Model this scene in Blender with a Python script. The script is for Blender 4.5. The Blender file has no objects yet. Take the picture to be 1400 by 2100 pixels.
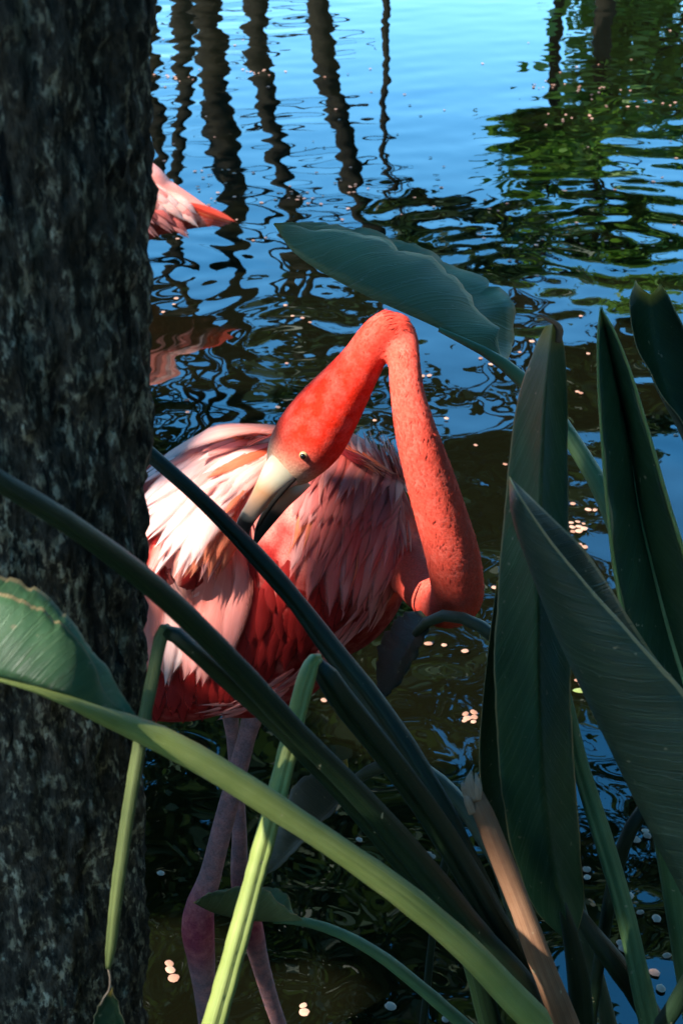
import bpy, bmesh, math, random
import numpy as np
from mathutils import Vector, noise
from mathutils.bvhtree import BVHTree

random.seed(7); rng = np.random.default_rng(7)
R = math.radians
scene = bpy.context.scene
col = scene.collection

# ------------------------------------------------------------------ camera
CAM_H = 1.75; PITCH = R(30); F = 2885.0          # focal length in photograph pixels (1400 x 2100)
camd = bpy.data.cameras.new('camera'); cam = bpy.data.objects.new('camera', camd); col.objects.link(cam)
cam.location = (0, 0, CAM_H); cam.rotation_euler = (R(90) - PITCH, 0, 0)
camd.sensor_fit = 'VERTICAL'; camd.sensor_height = 36; camd.lens = 36 * F / 2100
camd.clip_start = .02; camd.clip_end = 3000
camd.dof.use_dof = True; camd.dof.focus_distance = 1.55; camd.dof.aperture_fstop = 18
scene.camera = cam

# ------------------------------------------------------------------ sky and sun
SUN = Vector((-.57, -.34, .75)).normalized()      # towards the sun
el = math.asin(SUN.z); az = math.atan2(SUN.x, SUN.y)
w = bpy.data.worlds.new('World'); scene.world = w; w.use_nodes = True
nt = w.node_tree; nt.nodes.clear()
sky = nt.nodes.new('ShaderNodeTexSky'); sky.sky_type = 'NISHITA'; sky.sun_disc = False
sky.sun_elevation = el; sky.sun_rotation = az
sky.air_density = 1.0; sky.dust_density = .1; sky.ozone_density = 4.0
bg = nt.nodes.new('ShaderNodeBackground'); bg.inputs['Strength'].default_value = .15
wo = nt.nodes.new('ShaderNodeOutputWorld')
hs = nt.nodes.new('ShaderNodeHueSaturation'); hs.inputs['Saturation'].default_value = 1.3; hs.inputs['Hue'].default_value = .488
nt.links.new(sky.outputs[0], hs.inputs['Color']); nt.links.new(hs.outputs[0], bg.inputs[0]); nt.links.new(bg.outputs[0], wo.inputs[0])
sd = bpy.data.lights.new('sun', 'SUN'); sd.energy = 3.8; sd.angle = R(.5); sd.color = (1, .95, .86)
so = bpy.data.objects.new('sun', sd); col.objects.link(so)
so.rotation_euler = SUN.to_track_quat('Z', 'Y').to_euler(); so.location = (0, 0, 12)
scene.view_settings.view_transform = 'Standard'; scene.view_settings.look = 'None'
scene.view_settings.gamma = 1; scene.view_settings.use_curve_mapping = False
scene.view_settings.exposure = 2.1
scene.render.engine = 'CYCLES'
scene.cycles.use_denoising = True
scene.cycles.max_bounces = 8; scene.cycles.transparent_max_bounces = 24
scene.cycles.caustics_reflective = False; scene.cycles.caustics_refractive = False

# ------------------------------------------------------------------ places: photograph pixel -> ray -> point
FW = Vector((0, math.cos(PITCH), -math.sin(PITCH))); UP = Vector((0, math.sin(PITCH), math.cos(PITCH)))
EYE = Vector((0, 0, CAM_H))
def ray(px, py): return (FW + Vector((1, 0, 0)) * ((px - 700) / F) + UP * ((1050 - py) / F))
def at(px, py, Y): d = ray(px, py); return EYE + d * (Y / d.y)
def water_at(px, py, z=0.): d = ray(px, py); return EYE + d * ((z - CAM_H) / d.z)
def mirror_at(px, py, D): p = at(px, py, D); return Vector((p.x, p.y, -p.z))     # what the pond mirrors there
def scale_at(p): return F / (p - EYE).dot(FW)                                    # pixels per metre

# ------------------------------------------------------------------ objects
def link(o, parent=None):
    col.objects.link(o)
    if parent is not None: o.parent = parent
    return o
def tag(o, label, cat, group=None):
    o['label'] = label; o['category'] = cat
    if group: o['group'] = group
    return o
def thing(name, label, cat, loc=(0, 0, 0), group=None):
    o = bpy.data.objects.new(name, None); o.empty_display_size = .05; link(o); o.location = loc
    return tag(o, label, cat, group)
def mesh(name, V, Fc, mat, parent=None, uv=None, smooth=True, colr=None):
    me = bpy.data.meshes.new(name)
    V = np.asarray(V, dtype=float)
    if parent is not None: V = V - np.array(parent_loc(parent))
    me.from_pydata([tuple(v) for v in V], [], [tuple(f) for f in Fc])
    if uv is not None:
        l = me.uv_layers.new(name='UVMap'); idx = np.zeros(len(me.loops), dtype=np.int32)
        me.loops.foreach_get('vertex_index', idx)
        l.data.foreach_set('uv', np.asarray(uv, dtype=np.float32)[idx].ravel())
    if colr is not None:
        a = me.color_attributes.new('tint', 'FLOAT_COLOR', 'POINT')
        c = np.ones((len(V), 4), dtype=np.float32); c[:, :3] = colr
        a.data.foreach_set('color', c.ravel())
    if smooth: me.polygons.foreach_set('use_smooth', [True] * len(me.polygons))
    me.materials.append(mat)
    o = bpy.data.objects.new(name, me); link(o, parent)
    return o
def parent_loc(p):
    l = Vector((0, 0, 0))
    while p is not None: l += p.location; p = p.parent
    return l

def spline(P, n, closed=False):
    """smooth curve through P (k x m) sampled at n points, by chord length"""
    P = np.asarray(P, dtype=float); k = len(P)
    if k == 2: t = np.linspace(0, 1, n)[:, None]; return P[0] * (1 - t) + P[1] * t
    s = np.concatenate([[0], np.cumsum(np.maximum(np.linalg.norm(np.diff(P[:, :3], axis=0), axis=1), 1e-6))])
    T = np.zeros_like(P)
    for i in range(k):
        a, b = max(i - 1, 0), min(i + 1, k - 1); T[i] = (P[b] - P[a]) / (s[b] - s[a])
    u = np.linspace(0, s[-1], n); out = np.zeros((n, P.shape[1]))
    for j, x in enumerate(u):
        i = min(max(np.searchsorted(s, x) - 1, 0), k - 2); h = s[i + 1] - s[i]; t = (x - s[i]) / h
        out[j] = ((2*t**3 - 3*t**2 + 1) * P[i] + (t**3 - 2*t**2 + t) * h * T[i]
                  + (-2*t**3 + 3*t**2) * P[i + 1] + (t**3 - t**2) * h * T[i + 1])
    return out
def rail(pts, n):                                                # pixel rail (px, py, Y) -> world curve
    return spline([list(at(*p[:3])) for p in pts], n)
def px_path(pts, n):                                             # (px, py, Y, r_px) or a world point with radius
    W = []
    for p in pts:
        if isinstance(p[0], Vector): W.append([*p[0], p[1]])
        else: q = at(*p[:3]); W.append([*q, p[3] / scale_at(q)])
    return spline(W, n)

def frames(P):
    n = len(P); T = np.gradient(P, axis=0); T /= np.linalg.norm(T, axis=1)[:, None] + 1e-12
    ref = np.array([0, -1, .3]);
    if abs(T[0] @ ref) > .9: ref = np.array([1, 0, 0.])
    N = np.zeros_like(P); v = ref - T[0] * (T[0] @ ref); N[0] = v / np.linalg.norm(v)
    for i in range(1, n):
        v = N[i - 1] - T[i] * (T[i] @ N[i - 1]); N[i] = v / np.linalg.norm(v)
    return T, N, np.cross(T, N)
def tube(P, r, seg=14, prof=None, cap=True, flat=1.0):
    """swept tube; prof(angle) scales the radius round the section"""
    P = np.asarray(P); r = np.broadcast_to(np.asarray(r, dtype=float), (len(P),))
    T, N, B = frames(P); V = []; UV = []; n = len(P)
    for i in range(n):
        for k in range(seg):
            a = 2 * math.pi * k / seg; q = r[i] * (prof(a, i / (n - 1)) if prof else 1)
            V.append(P[i] + N[i] * math.cos(a) * q * flat + B[i] * math.sin(a) * q); UV.append((i / (n - 1), k / seg))
    Fc = [(i*seg + k, i*seg + (k+1) % seg, (i+1)*seg + (k+1) % seg, (i+1)*seg + k) for i in range(n - 1) for k in range(seg)]
    if cap:
        Fc.append(tuple(range(seg))[::-1]); Fc.append(tuple((n-1)*seg + k for k in range(seg)))
    return V, Fc, UV

# ------------------------------------------------------------------ materials
class G:
    def __init__(s, name):
        s.m = bpy.data.materials.new(name); s.m.use_nodes = True; s.t = s.m.node_tree; s.t.nodes.clear()
        s.out = s.n('ShaderNodeOutputMaterial')
    def n(s, t, **kw):
        x = s.t.nodes.new(t)
        for k, v in kw.items():
            if k.startswith('i_'):
                x.inputs[k[2:].replace('_', ' ')].default_value = v
            else: setattr(x, k, v)
        return x
    def l(s, a, b): s.t.links.new(a, b)
    def ramp(s, fac, stops, interp='LINEAR'):
        r = s.n('ShaderNodeValToRGB'); r.color_ramp.interpolation = interp
        e = r.color_ramp.elements
        while len(e) < len(stops): e.new(.5)
        for x, (p, c) in zip(e, stops): x.position = p; x.color = (*c, 1) if len(c) == 3 else c
        s.l(fac, r.inputs[0]); return r.outputs[0]
    def mix(s, f, a, b, mode='MIX'):
        x = s.n('ShaderNodeMix', data_type='RGBA', blend_type=mode)
        for sock, v in ((x.inputs[0], f), (x.inputs[6], a), (x.inputs[7], b)):
            if hasattr(v, 'is_linked'): s.l(v, sock)
            elif isinstance(v, (int, float)): sock.default_value = v
            else: sock.default_value = (*v, 1)
        return x.outputs[2]
    def noise(s, vec, scale, detail=4, rough=.55):
        x = s.n('ShaderNodeTexNoise'); x.inputs['Scale'].default_value = scale
        x.inputs['Detail'].default_value = detail; x.inputs['Roughness'].default_value = rough
        if vec is not None: s.l(vec, x.inputs['Vector'])
        return x.outputs['Fac']
    def mapping(s, vec, scale, rot=(0, 0, 0)):
        x = s.n('ShaderNodeMapping'); x.inputs['Scale'].default_value = scale; x.inputs['Rotation'].default_value = rot
        s.l(vec, x.inputs['Vector']); return x.outputs[0]
    def bsdf(s, base, rough=.5, spec=.5, bump=None, bstr=.3, bdist=.002, transl=None, tmix=.3, **kw):
        b = s.n('ShaderNodeBsdfPrincipled')
        if hasattr(base, 'is_linked'): s.l(base, b.inputs['Base Color'])
        else: b.inputs['Base Color'].default_value = (*base, 1)
        if hasattr(rough, 'is_linked'): s.l(rough, b.inputs['Roughness'])
        else: b.inputs['Roughness'].default_value = rough
        b.inputs['Specular IOR Level'].default_value = spec
        for k, v in kw.items(): b.inputs[k.replace('_', ' ')].default_value = v
        if bump is not None:
            bp = s.n('ShaderNodeBump'); bp.inputs['Strength'].default_value = bstr; bp.inputs['Distance'].default_value = bdist
            s.l(bump, bp.inputs['Height']); s.l(bp.outputs[0], b.inputs['Normal'])
        o = b.outputs[0]
        if transl is not None:
            tr = s.n('ShaderNodeBsdfTranslucent')
            if hasattr(transl, 'is_linked'): s.l(transl, tr.inputs[0])
            else: tr.inputs[0].default_value = (*transl, 1)
            mx = s.n('ShaderNodeMixShader'); mx.inputs[0].default_value = tmix
            s.l(o, mx.inputs[1]); s.l(tr.outputs[0], mx.inputs[2]); o = mx.outputs[0]
        s.l(o, s.out.inputs['Surface']); return s.m
    def obj(s): return s.n('ShaderNodeTexCoord').outputs['Object']
    def uv(s): return s.n('ShaderNodeUVMap').outputs[0]

def m_leaf(name, c1, c2, rib, rough=.42, veins=26, skew=.9, tcol=(.10, .22, .03), tm=.18, edge=(.30, .22, .10), edge_w=.965, spec=.3):
    g = G(name); uv = g.uv(); sp = g.n('ShaderNodeSeparateXYZ'); g.l(uv, sp.inputs[0])
    # uv.x runs along the leaf, uv.y across it from 0 to 1 with the midrib at .5
    av = g.n('ShaderNodeMath', operation='SUBTRACT'); g.l(sp.outputs[1], av.inputs[0]); av.inputs[1].default_value = .5
    ab = g.n('ShaderNodeMath', operation='ABSOLUTE'); g.l(av.outputs[0], ab.inputs[0])
    a2 = g.n('ShaderNodeMath', operation='MULTIPLY'); g.l(ab.outputs[0], a2.inputs[0]); a2.inputs[1].default_value = 2
    q = g.n('ShaderNodeMath', operation='MULTIPLY_ADD'); g.l(ab.outputs[0], q.inputs[0]); q.inputs[1].default_value = -skew * .35; g.l(sp.outputs[0], q.inputs[2])
    cx = g.n('ShaderNodeCombineXYZ'); g.l(q.outputs[0], cx.inputs[0])
    fine = g.noise(g.mapping(cx.outputs[0], (veins * 9, 1, 1)), 1.0, 3, .6)
    broad = g.noise(g.mapping(cx.outputs[0], (veins, 1, 1)), 1.0, 2, .5)
    blot = g.noise(g.obj(), 22, 4, .6)
    vm = g.n('ShaderNodeMath', operation='MULTIPLY_ADD'); g.l(q.outputs[0], vm.inputs[0]); vm.inputs[1].default_value = veins; g.l(blot, vm.inputs[2])
    vf = g.n('ShaderNodeMath', operation='FRACT'); g.l(vm.outputs[0], vf.inputs[0])
    vein = g.ramp(vf.outputs[0], [(.0, (0, 0, 0)), (.45, (0, 0, 0)), (.5, (.55, .55, .55)), (.56, (.08, .08, .08)), (1, (0, 0, 0))])
    spots = g.noise(g.obj(), 150, 2, .5)
    c = g.mix(g.ramp(blot, [(.35, (0, 0, 0)), (.7, (1, 1, 1))]), c1, c2)
    c = g.mix(g.ramp(broad, [(.55, (0, 0, 0)), (.72, (.55, .55, .55))]), c, rib)
    c = g.mix(vein, c, rib)
    wear = g.noise(g.mapping(g.obj(), (1, 1, .35)), 75, 5, .7); dust = g.noise(g.obj(), 9, 3, .6)
    c = g.mix(g.ramp(wear, [(.60, (0, 0, 0)), (.72, (.45, .45, .45))]), c, tuple(min(.4, x * 1.9 + .02) for x in c2))
    c = g.mix(g.ramp(dust, [(.4, (.45, .45, .45)), (.62, (0, 0, 0))]), c, tuple(x * .45 for x in c1))
    c = g.mix(g.ramp(fine, [(.45, (0, 0, 0)), (.8, (.35, .35, .35))]), c, rib)
    c = g.mix(g.ramp(spots, [(.70, (0, 0, 0)), (.75, (.7, .7, .7))]), c, (.30, .25, .15))
    wob = g.n('ShaderNodeMath', operation='MULTIPLY_ADD'); g.l(blot, wob.inputs[0]); wob.inputs[1].default_value = .05; g.l(a2.outputs[0], wob.inputs[2])
    c = g.mix(g.ramp(wob.outputs[0], [(edge_w + .022, (0, 0, 0)), (edge_w + .04, (1, 1, 1))]), c, edge)
    tip = g.ramp(sp.outputs[0], [(.0, (1, 1, 1)), (.05, (0, 0, 0))])
    c = g.mix(tip, c, (.45, .27, .03))
    rg = g.ramp(blot, [(.3, (rough - .1,) * 3), (.75, (rough + .16,) * 3)])
    return g.bsdf(c, rg, spec, g.mix(.5, fine, vein, 'ADD'), .8, .0018, transl=tcol, tmix=tm)
def m_stem(name, c1, c2, dark, rough=.4, freq=70):
    g = G(name); uv = g.uv()
    st = g.noise(g.mapping(uv, (1.5, freq, 1)), 1, 3, .6)
    bl = g.noise(g.obj(), 30, 5, .6); sc = g.noise(g.mapping(g.obj(), (1, 1, 1)), 120, 2)
    c = g.mix(g.ramp(bl, [(.3, (0, 0, 0)), (.7, (1, 1, 1))]), c1, c2)
    c = g.mix(g.ramp(st, [(.42, (.6, .6, .6)), (.6, (0, 0, 0))]), c, dark)
    c = g.mix(g.ramp(sc, [(.72, (0, 0, 0)), (.77, (.8, .8, .8))]), c, (.36, .30, .18))
    return g.bsdf(c, rough + .08, .3, st, .5, .0014)
def m_feather(name, base, tip, shaft=.25, tm=.22):
    g = G(name); uv = g.uv(); sp = g.n('ShaderNodeSeparateXYZ'); g.l(uv, sp.inputs[0])
    oi = g.n('ShaderNodeObjectInfo')
    av = g.n('ShaderNodeMath', operation='SUBTRACT'); g.l(sp.outputs[1], av.inputs[0]); av.inputs[1].default_value = .5
    ab = g.n('ShaderNodeMath', operation='ABSOLUTE'); g.l(av.outputs[0], ab.inputs[0])
    q = g.n('ShaderNodeMath', operation='MULTIPLY_ADD'); g.l(ab.outputs[0], q.inputs[0]); q.inputs[1].default_value = -.55; g.l(sp.outputs[0], q.inputs[2])
    cx = g.n('ShaderNodeCombineXYZ'); g.l(q.outputs[0], cx.inputs[0]); g.l(oi.outputs['Random'], cx.inputs[1])
    barb = g.noise(g.mapping(cx.outputs[0], (90, 60, 1)), 1, 2, .6)
    soft = g.noise(g.mapping(cx.outputs[0], (5, 60, 1)), 1, 2, .5)
    c = g.mix(g.ramp(sp.outputs[0], [(.15, (0, 0, 0)), (.85, (1, 1, 1))]), base, tip)
    c = g.mix(g.ramp(soft, [(.35, (0, 0, 0)), (.7, (.5, .5, .5))]), c, base)
    c = g.mix(g.ramp(barb, [(.4, (.22, .22, .22)), (.6, (0, 0, 0))]), c, tuple(x * .55 for x in base))
    c = g.mix(g.ramp(ab.outputs[0], [(.0, (shaft,) * 3), (.03, (0, 0, 0))]), c, tuple(min(1, x * 1.2) for x in tip))
    v = g.n('ShaderNodeHueSaturation'); g.l(c, v.inputs['Color'])
    vv = g.n('ShaderNodeMapRange'); g.l(oi.outputs['Random'], vv.inputs[0]); vv.inputs[3].default_value = .82; vv.inputs[4].default_value = 1.1
    g.l(vv.outputs[0], v.inputs['Value'])
    g.bsdf(v.outputs[0], .7, .12, barb, .5, .0012, transl=tip, tmix=tm)
    surf_ = g.out.inputs['Surface'].links[0].from_socket                      # barbs thin out towards the rim of the vane
    e1 = g.n('ShaderNodeMath', operation='MULTIPLY_ADD'); g.l(barb, e1.inputs[0]); e1.inputs[1].default_value = .30; g.l(ab.outputs[0], e1.inputs[2])
    e2 = g.n('ShaderNodeMath', operation='POWER'); g.l(sp.outputs[0], e2.inputs[0]); e2.inputs[1].default_value = 6
    e3 = g.n('ShaderNodeMath', operation='MULTIPLY_ADD'); g.l(e2.outputs[0], e3.inputs[0]); e3.inputs[1].default_value = .28; g.l(e1.outputs[0], e3.inputs[2])
    fac = g.ramp(e3.outputs[0], [(.42, (0, 0, 0)), (.68, (.97, .97, .97))])
    tp = g.n('ShaderNodeBsdfTransparent'); mx = g.n('ShaderNodeMixShader'); g.l(fac, mx.inputs[0]); g.l(surf_, mx.inputs[1]); g.l(tp.outputs[0], mx.inputs[2])
    g.l(mx.outputs[0], g.out.inputs['Surface']); return g.m

M = {}
M['leaf_shade'] = m_leaf('leaf_shaded_green', (.022, .068, .026), (.038, .092, .036), (.12, .20, .09))  # leaf green darkened, shade put into the colour
M['leaf_dark'] = m_leaf('leaf_shaded_dark_green', (.012, .040, .013), (.022, .058, .018), (.05, .09, .03), rough=.5, tm=.06)  # deeper shade carried by the base colour
M['leaf_grey'] = m_leaf('leaf_shaded_grey_green', (.022, .042, .024), (.036, .056, .034), (.09, .125, .075), rough=.36, tm=.08)  # base lowered as well to carry shade
M['leaf_mid'] = m_leaf('leaf_mid_green', (.155, .185, .080), (.215, .24, .11), (.31, .33, .18), rough=.58, veins=11, tm=.25, spec=.2)  # base raised in place of softer light on the upper leaf
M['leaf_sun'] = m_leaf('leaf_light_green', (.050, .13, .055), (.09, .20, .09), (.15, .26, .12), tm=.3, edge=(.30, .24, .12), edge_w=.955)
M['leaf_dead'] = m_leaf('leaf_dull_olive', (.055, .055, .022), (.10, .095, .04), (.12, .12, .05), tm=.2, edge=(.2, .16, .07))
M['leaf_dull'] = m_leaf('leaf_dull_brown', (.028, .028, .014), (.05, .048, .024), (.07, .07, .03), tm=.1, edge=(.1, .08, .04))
M['rib'] = m_stem('leaf_midrib', (.20, .26, .09), (.27, .32, .13), (.13, .18, .06))
M['stem_dark'] = m_stem('stem_shaded_green', (.005, .016, .006), (.011, .026, .009), (.003, .008, .003))  # stalk green lowered far, its shade painted in
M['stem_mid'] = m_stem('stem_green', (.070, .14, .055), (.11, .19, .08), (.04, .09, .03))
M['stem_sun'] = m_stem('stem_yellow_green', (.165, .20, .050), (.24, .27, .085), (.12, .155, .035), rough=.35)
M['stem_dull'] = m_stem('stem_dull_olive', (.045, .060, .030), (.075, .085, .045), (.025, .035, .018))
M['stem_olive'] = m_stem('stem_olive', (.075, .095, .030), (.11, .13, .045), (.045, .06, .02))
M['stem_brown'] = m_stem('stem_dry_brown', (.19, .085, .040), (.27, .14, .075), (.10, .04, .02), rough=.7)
M['torn'] = m_stem('torn_dry_fibre', (.28, .19, .13), (.36, .27, .20), (.12, .08, .05), rough=.8)

M['f_white'] = m_feather('feather_white_pink', (.86, .30, .23), (.92, .66, .61))  # palest tint, carries full sun on the back feathers
M['f_pink'] = m_feather('feather_pink', (.76, .18, .13), (.78, .32, .28))
M['f_orange'] = m_feather('feather_orange_red', (.72, .10, .035), (.82, .26, .14))
M['f_rose'] = m_feather('feather_rose', (.58, .085, .065), (.62, .17, .15))
M['f_red'] = m_feather('feather_red', (.52, .035, .018), (.62, .09, .05))
M['f_deep'] = m_feather('feather_deep_red', (.21, .007, .006), (.26, .012, .010), shaft=0, tm=.06)  # own red, lowered further for the shaded belly
M['f_pale'] = m_feather('feather_pale_rose', (.58, .12, .10), (.66, .29, .26))
M['f_black'] = m_feather('feather_black', (.012, .010, .010), (.02, .016, .016), shaft=0, tm=0)

g = G('flamingo_skin'); at_ = g.n('ShaderNodeAttribute', attribute_name='tint'); o_ = g.obj()
n1 = g.noise(o_, 60, 4, .6); n2 = g.noise(o_, 420, 3, .6)
c = g.mix(g.ramp(n1, [(.42, (0, 0, 0)), (.75, (.24, .24, .24))]), at_.outputs['Color'], (.86, .30, .24), 'MIX')
c = g.mix(g.ramp(n2, [(.35, (.35, .35, .35)), (.6, (0, 0, 0))]), c, (.30, .02, .012), 'MULTIPLY')
M['bird'] = g.bsdf(c, .8, .06, n2, .3, .0012)
g = G('flamingo_short_feathers'); at_ = g.n('ShaderNodeAttribute', attribute_name='tint')
M['plume'] = g.bsdf(at_.outputs['Color'], .8, .06, transl=at_.outputs['Color'], tmix=.25)
g = G('flamingo_leg_and_bill'); at_ = g.n('ShaderNodeAttribute', attribute_name='tint'); n1 = g.noise(g.obj(), 180, 3)
M['bill'] = g.bsdf(at_.outputs['Color'], .42, .4, n1, .15, .001)
g = G('eye_yellow'); M['eye'] = g.bsdf((.34, .27, .13), .25)
g = G('gape_black'); M['gape'] = g.bsdf((.012, .010, .009), .9, .05)
g = G('eye_black'); M['pupil'] = g.bsdf((.004, .004, .004), .08)

g = G('bark'); o_ = g.obj()
st = g.noise(g.mapping(o_, (240, 240, 95)), 1, 5, .65); big = g.noise(g.mapping(o_, (85, 85, 48)), 1, 5, .65)
v = g.n('ShaderNodeTexVoronoi'); v.inputs['Scale'].default_value = 1; g.l(g.mapping(o_, (260, 260, 120)), v.inputs['Vector'])
c = g.mix(g.ramp(st, [(.35, (0, 0, 0)), (.68, (1, 1, 1))]), (.012, .010, .007), (.085, .068, .048))
lich = g.mix(g.ramp(big, [(.47, (0, 0, 0)), (.56, (1, 1, 1))]), (0, 0, 0), g.ramp(st, [(.48, (0, 0, 0)), (.56, (1, 1, 1))]))
c = g.mix(lich, c, g.ramp(v.outputs['Color'], [(.1, (.14, .12, .075)), (.5, (.24, .20, .13)), (.9, (.40, .36, .26))]))
crk = g.noise(g.mapping(o_, (105, 105, 16)), 1, 4, .6); pat = g.noise(g.mapping(o_, (17, 17, 11)), 1, 4, .6)
c = g.mix(g.ramp(pat, [(.38, (.45, .45, .45)), (.55, (0, 0, 0))]), c, (.018, .015, .011))
c = g.mix(g.ramp(crk, [(.36, (.9, .9, .9)), (.43, (0, 0, 0))]), c, (.006, .005, .004))
M['bark'] = g.bsdf(c, .9, .15, g.mix(.6, st, crk), 1.0, .010)
g = G('far_bark'); n1 = g.noise(g.mapping(g.obj(), (8, 8, 3)), 1, 4)
M['far_bark'] = g.bsdf(g.ramp(n1, [(.3, (.004, .004, .003)), (.7, (.020, .017, .010))]), .9, .1, n1, .6, .03)

def m_foliage(name, stops, tcol, tm=.35):
    g = G(name); n1 = g.noise(g.obj(), 2.3, 4, .7)
    return g.bsdf(g.ramp(n1, stops), .5, .4, transl=tcol, tmix=tm)
M['fol_a'] = m_foliage('foliage_green', [(.3, (.045, .11, .012)), (.7, (.12, .24, .03))], (.16, .34, .03))
M['fol_b'] = m_foliage('foliage_dark', [(.3, (.012, .035, .010)), (.7, (.035, .07, .020))], (.05, .10, .02), .25)

g = G('petal_salmon'); oi = g.n('ShaderNodeObjectInfo'); n1 = g.noise(g.obj(), 260, 2)
c = g.mix(oi.outputs['Random'], (.22, .10, .06), (.44, .25, .17)); c = g.mix(g.ramp(n1, [(.4, (.4, .4, .4)), (.6, (0, 0, 0))]), c, (.36, .17, .10))
M['petal'] = g.bsdf(c, .6, .3)

g = G('mud'); n1 = g.noise(g.obj(), 3.5, 6, .6); n2 = g.noise(g.obj(), 30, 4, .6)
c = g.mix(g.ramp(n1, [(.35, (0, 0, 0)), (.7, (1, 1, 1))]), (.030, .026, .010), (.105, .090, .028))
c = g.mix(g.ramp(n2, [(.45, (0, 0, 0)), (.65, (.6, .6, .6))]), c, (.016, .012, .006))
M['mud'] = g.bsdf(c, .9, .1, n2, .5, .01)
g = G('bank_soil'); n1 = g.noise(g.obj(), 6, 6, .6)
M['soil'] = g.bsdf(g.ramp(n1, [(.3, (.02, .018, .010)), (.7, (.06, .07, .025))]), .95, .1, n1, .8, .03)

g = G('pond_water_surface')                                   # mirror of the sky over tea-coloured, murky water
fr = g.n('ShaderNodeFresnel'); fr.inputs['IOR'].default_value = 1.8
gl = g.n('ShaderNodeBsdfGlossy'); gl.inputs['Roughness'].default_value = .0; gl.inputs['Color'].default_value = (1, 1, 1, 1)
tr = g.n('ShaderNodeBsdfTransparent'); tr.inputs[0].default_value = (.34, .29, .13, 1)
df = g.n('ShaderNodeBsdfDiffuse'); df.inputs[0].default_value = (.006, .006, .0025, 1)
mu = g.n('ShaderNodeMixShader'); mu.inputs[0].default_value = .45; g.l(tr.outputs[0], mu.inputs[1]); g.l(df.outputs[0], mu.inputs[2])
mx = g.n('ShaderNodeMixShader'); g.l(fr.outputs[0], mx.inputs[0]); g.l(mu.outputs[0], mx.inputs[1]); g.l(gl.outputs[0], mx.inputs[2])
g.l(mx.outputs[0], g.out.inputs['Surface']); M['water'] = g.m

# ------------------------------------------------------------------ setting: pond, bed, banks
def build_water():
    nr, nc = 900, 430
    ys = .95 * (19.5 / .95) ** np.linspace(0, 1, nr); sx = np.linspace(-1.15, 1.15, nc)
    Y = np.repeat(ys[:, None], nc, 1); X = sx[None] * (Y * .62 + .9) * 1.0
    H = np.zeros_like(X); r2 = np.random.default_rng(3)
    mod = lambda k, ph: .5 + .5 * np.sin(X * k * .8 + 1.3 * np.sin(Y * k * .6 + ph) + ph)
    for lam, slope, n in ((1.1, .0050, 5), (.5, .0085, 8), (.26, .0125, 12), (.14, .0090, 12), (.07, .0032, 8)):
        for j in range(n):
            th = math.pi / 2 + r2.normal(0, 1.0); L = lam * r2.uniform(.55, 1.6); k = 2 * math.pi / L; ph = r2.uniform(0, 6.28)
            a = slope / k / math.sqrt(n) * 1.4
            wv = np.sin(k * (X * math.cos(th) + Y * math.sin(th)) + ph + 1.2 * np.sin(X * 1.9 + ph * 3) + .8 * np.sin(Y * 2.3 + ph))
            H += a * wv * (.25 + 1.1 * mod(1.1, ph))
    calm = np.exp(-(((X - .7) / 1.1) ** 2 + ((Y - 9.0) / 2.6) ** 2))
    H *= (1 - .6 * calm)
    for (px, py, lam, slope, R0) in ((1270, 500, .20, .026, .9), (330, 560, .13, .022, .7), (600, 700, .12, .022, .5), (480, 2000, .06, .012, .25), (1050, 560, .12, .02, .5), (1330, 240, .3, .014, .8)):
        c = water_at(px, py); d = np.hypot(X - c.x, Y - c.y) + 1e-6; k = 2 * math.pi / lam
        H += slope / k * np.sin(k * d) * np.exp(-(d / R0) ** 2) * np.minimum(1, d / lam)
    V = np.stack([X, Y, H], -1).reshape(-1, 3)
    i = np.arange(nr - 1)[:, None] * nc + np.arange(nc - 1)[None]
    Fc = np.stack([i, i + 1, i + nc + 1, i + nc], -1).reshape(-1, 4)
    me = bpy.data.meshes.new('water'); me.vertices.add(len(V)); me.vertices.foreach_set('co', V.astype(np.float32).ravel())
    me.loops.add(Fc.size); me.loops.foreach_set('vertex_index', Fc.astype(np.int32).ravel())
    me.polygons.add(len(Fc)); me.polygons.foreach_set('loop_start', np.arange(0, Fc.size, 4, dtype=np.int32))
    me.polygons.foreach_set('use_smooth', np.ones(len(Fc), dtype=bool)); me.update(calc_edges=True); me.validate()
    me.materials.append(M['water']); o = bpy.data.objects.new('water', me); link(o); o['kind'] = 'structure'
build_water()

def terrain(name, xs, ys, fz, m):
    V = [(x, y, fz(x, y)) for y in ys for x in xs]; nx = len(xs)
    Fc = [(j*nx + i, j*nx + i + 1, (j+1)*nx + i + 1, (j+1)*nx + i) for j in range(len(ys) - 1) for i in range(nx - 1)]
    o = mesh(name, V, Fc, m); o['kind'] = 'structure'
def bed(x, y):
    n = noise.noise(Vector((x * 1.2, y * 1.2, 0))) * .06
    near = min(1, max(0, (y - .95) / 1.6)); far = min(1, max(0, (19 - y) / 3))
    return .06 - .42 * min(near ** .7, far) + n * near
terrain('pond_bed', np.linspace(-16, 16, 90), np.concatenate([np.linspace(.9, 4, 50), np.linspace(4.3, 20, 40)]), bed, M['mud'])
terrain('near_bank', np.linspace(-9, 9, 60), np.linspace(-9, 1.02, 50),
        lambda x, y: .10 + .05 * noise.noise(Vector((x * 2, y * 2, 3))) - .12 * max(0, (y - .6) / .42) ** 2, M['soil'])
terrain('far_bank', np.linspace(-700, 700, 60), np.concatenate([np.linspace(17.8, 24, 14), np.linspace(30, 900, 20)]),
        lambda x, y: -.25 + .9 * min(1, (y - 17.8) / 4) + .12 * noise.noise(Vector((x, y, 0))), M['soil'])

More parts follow.
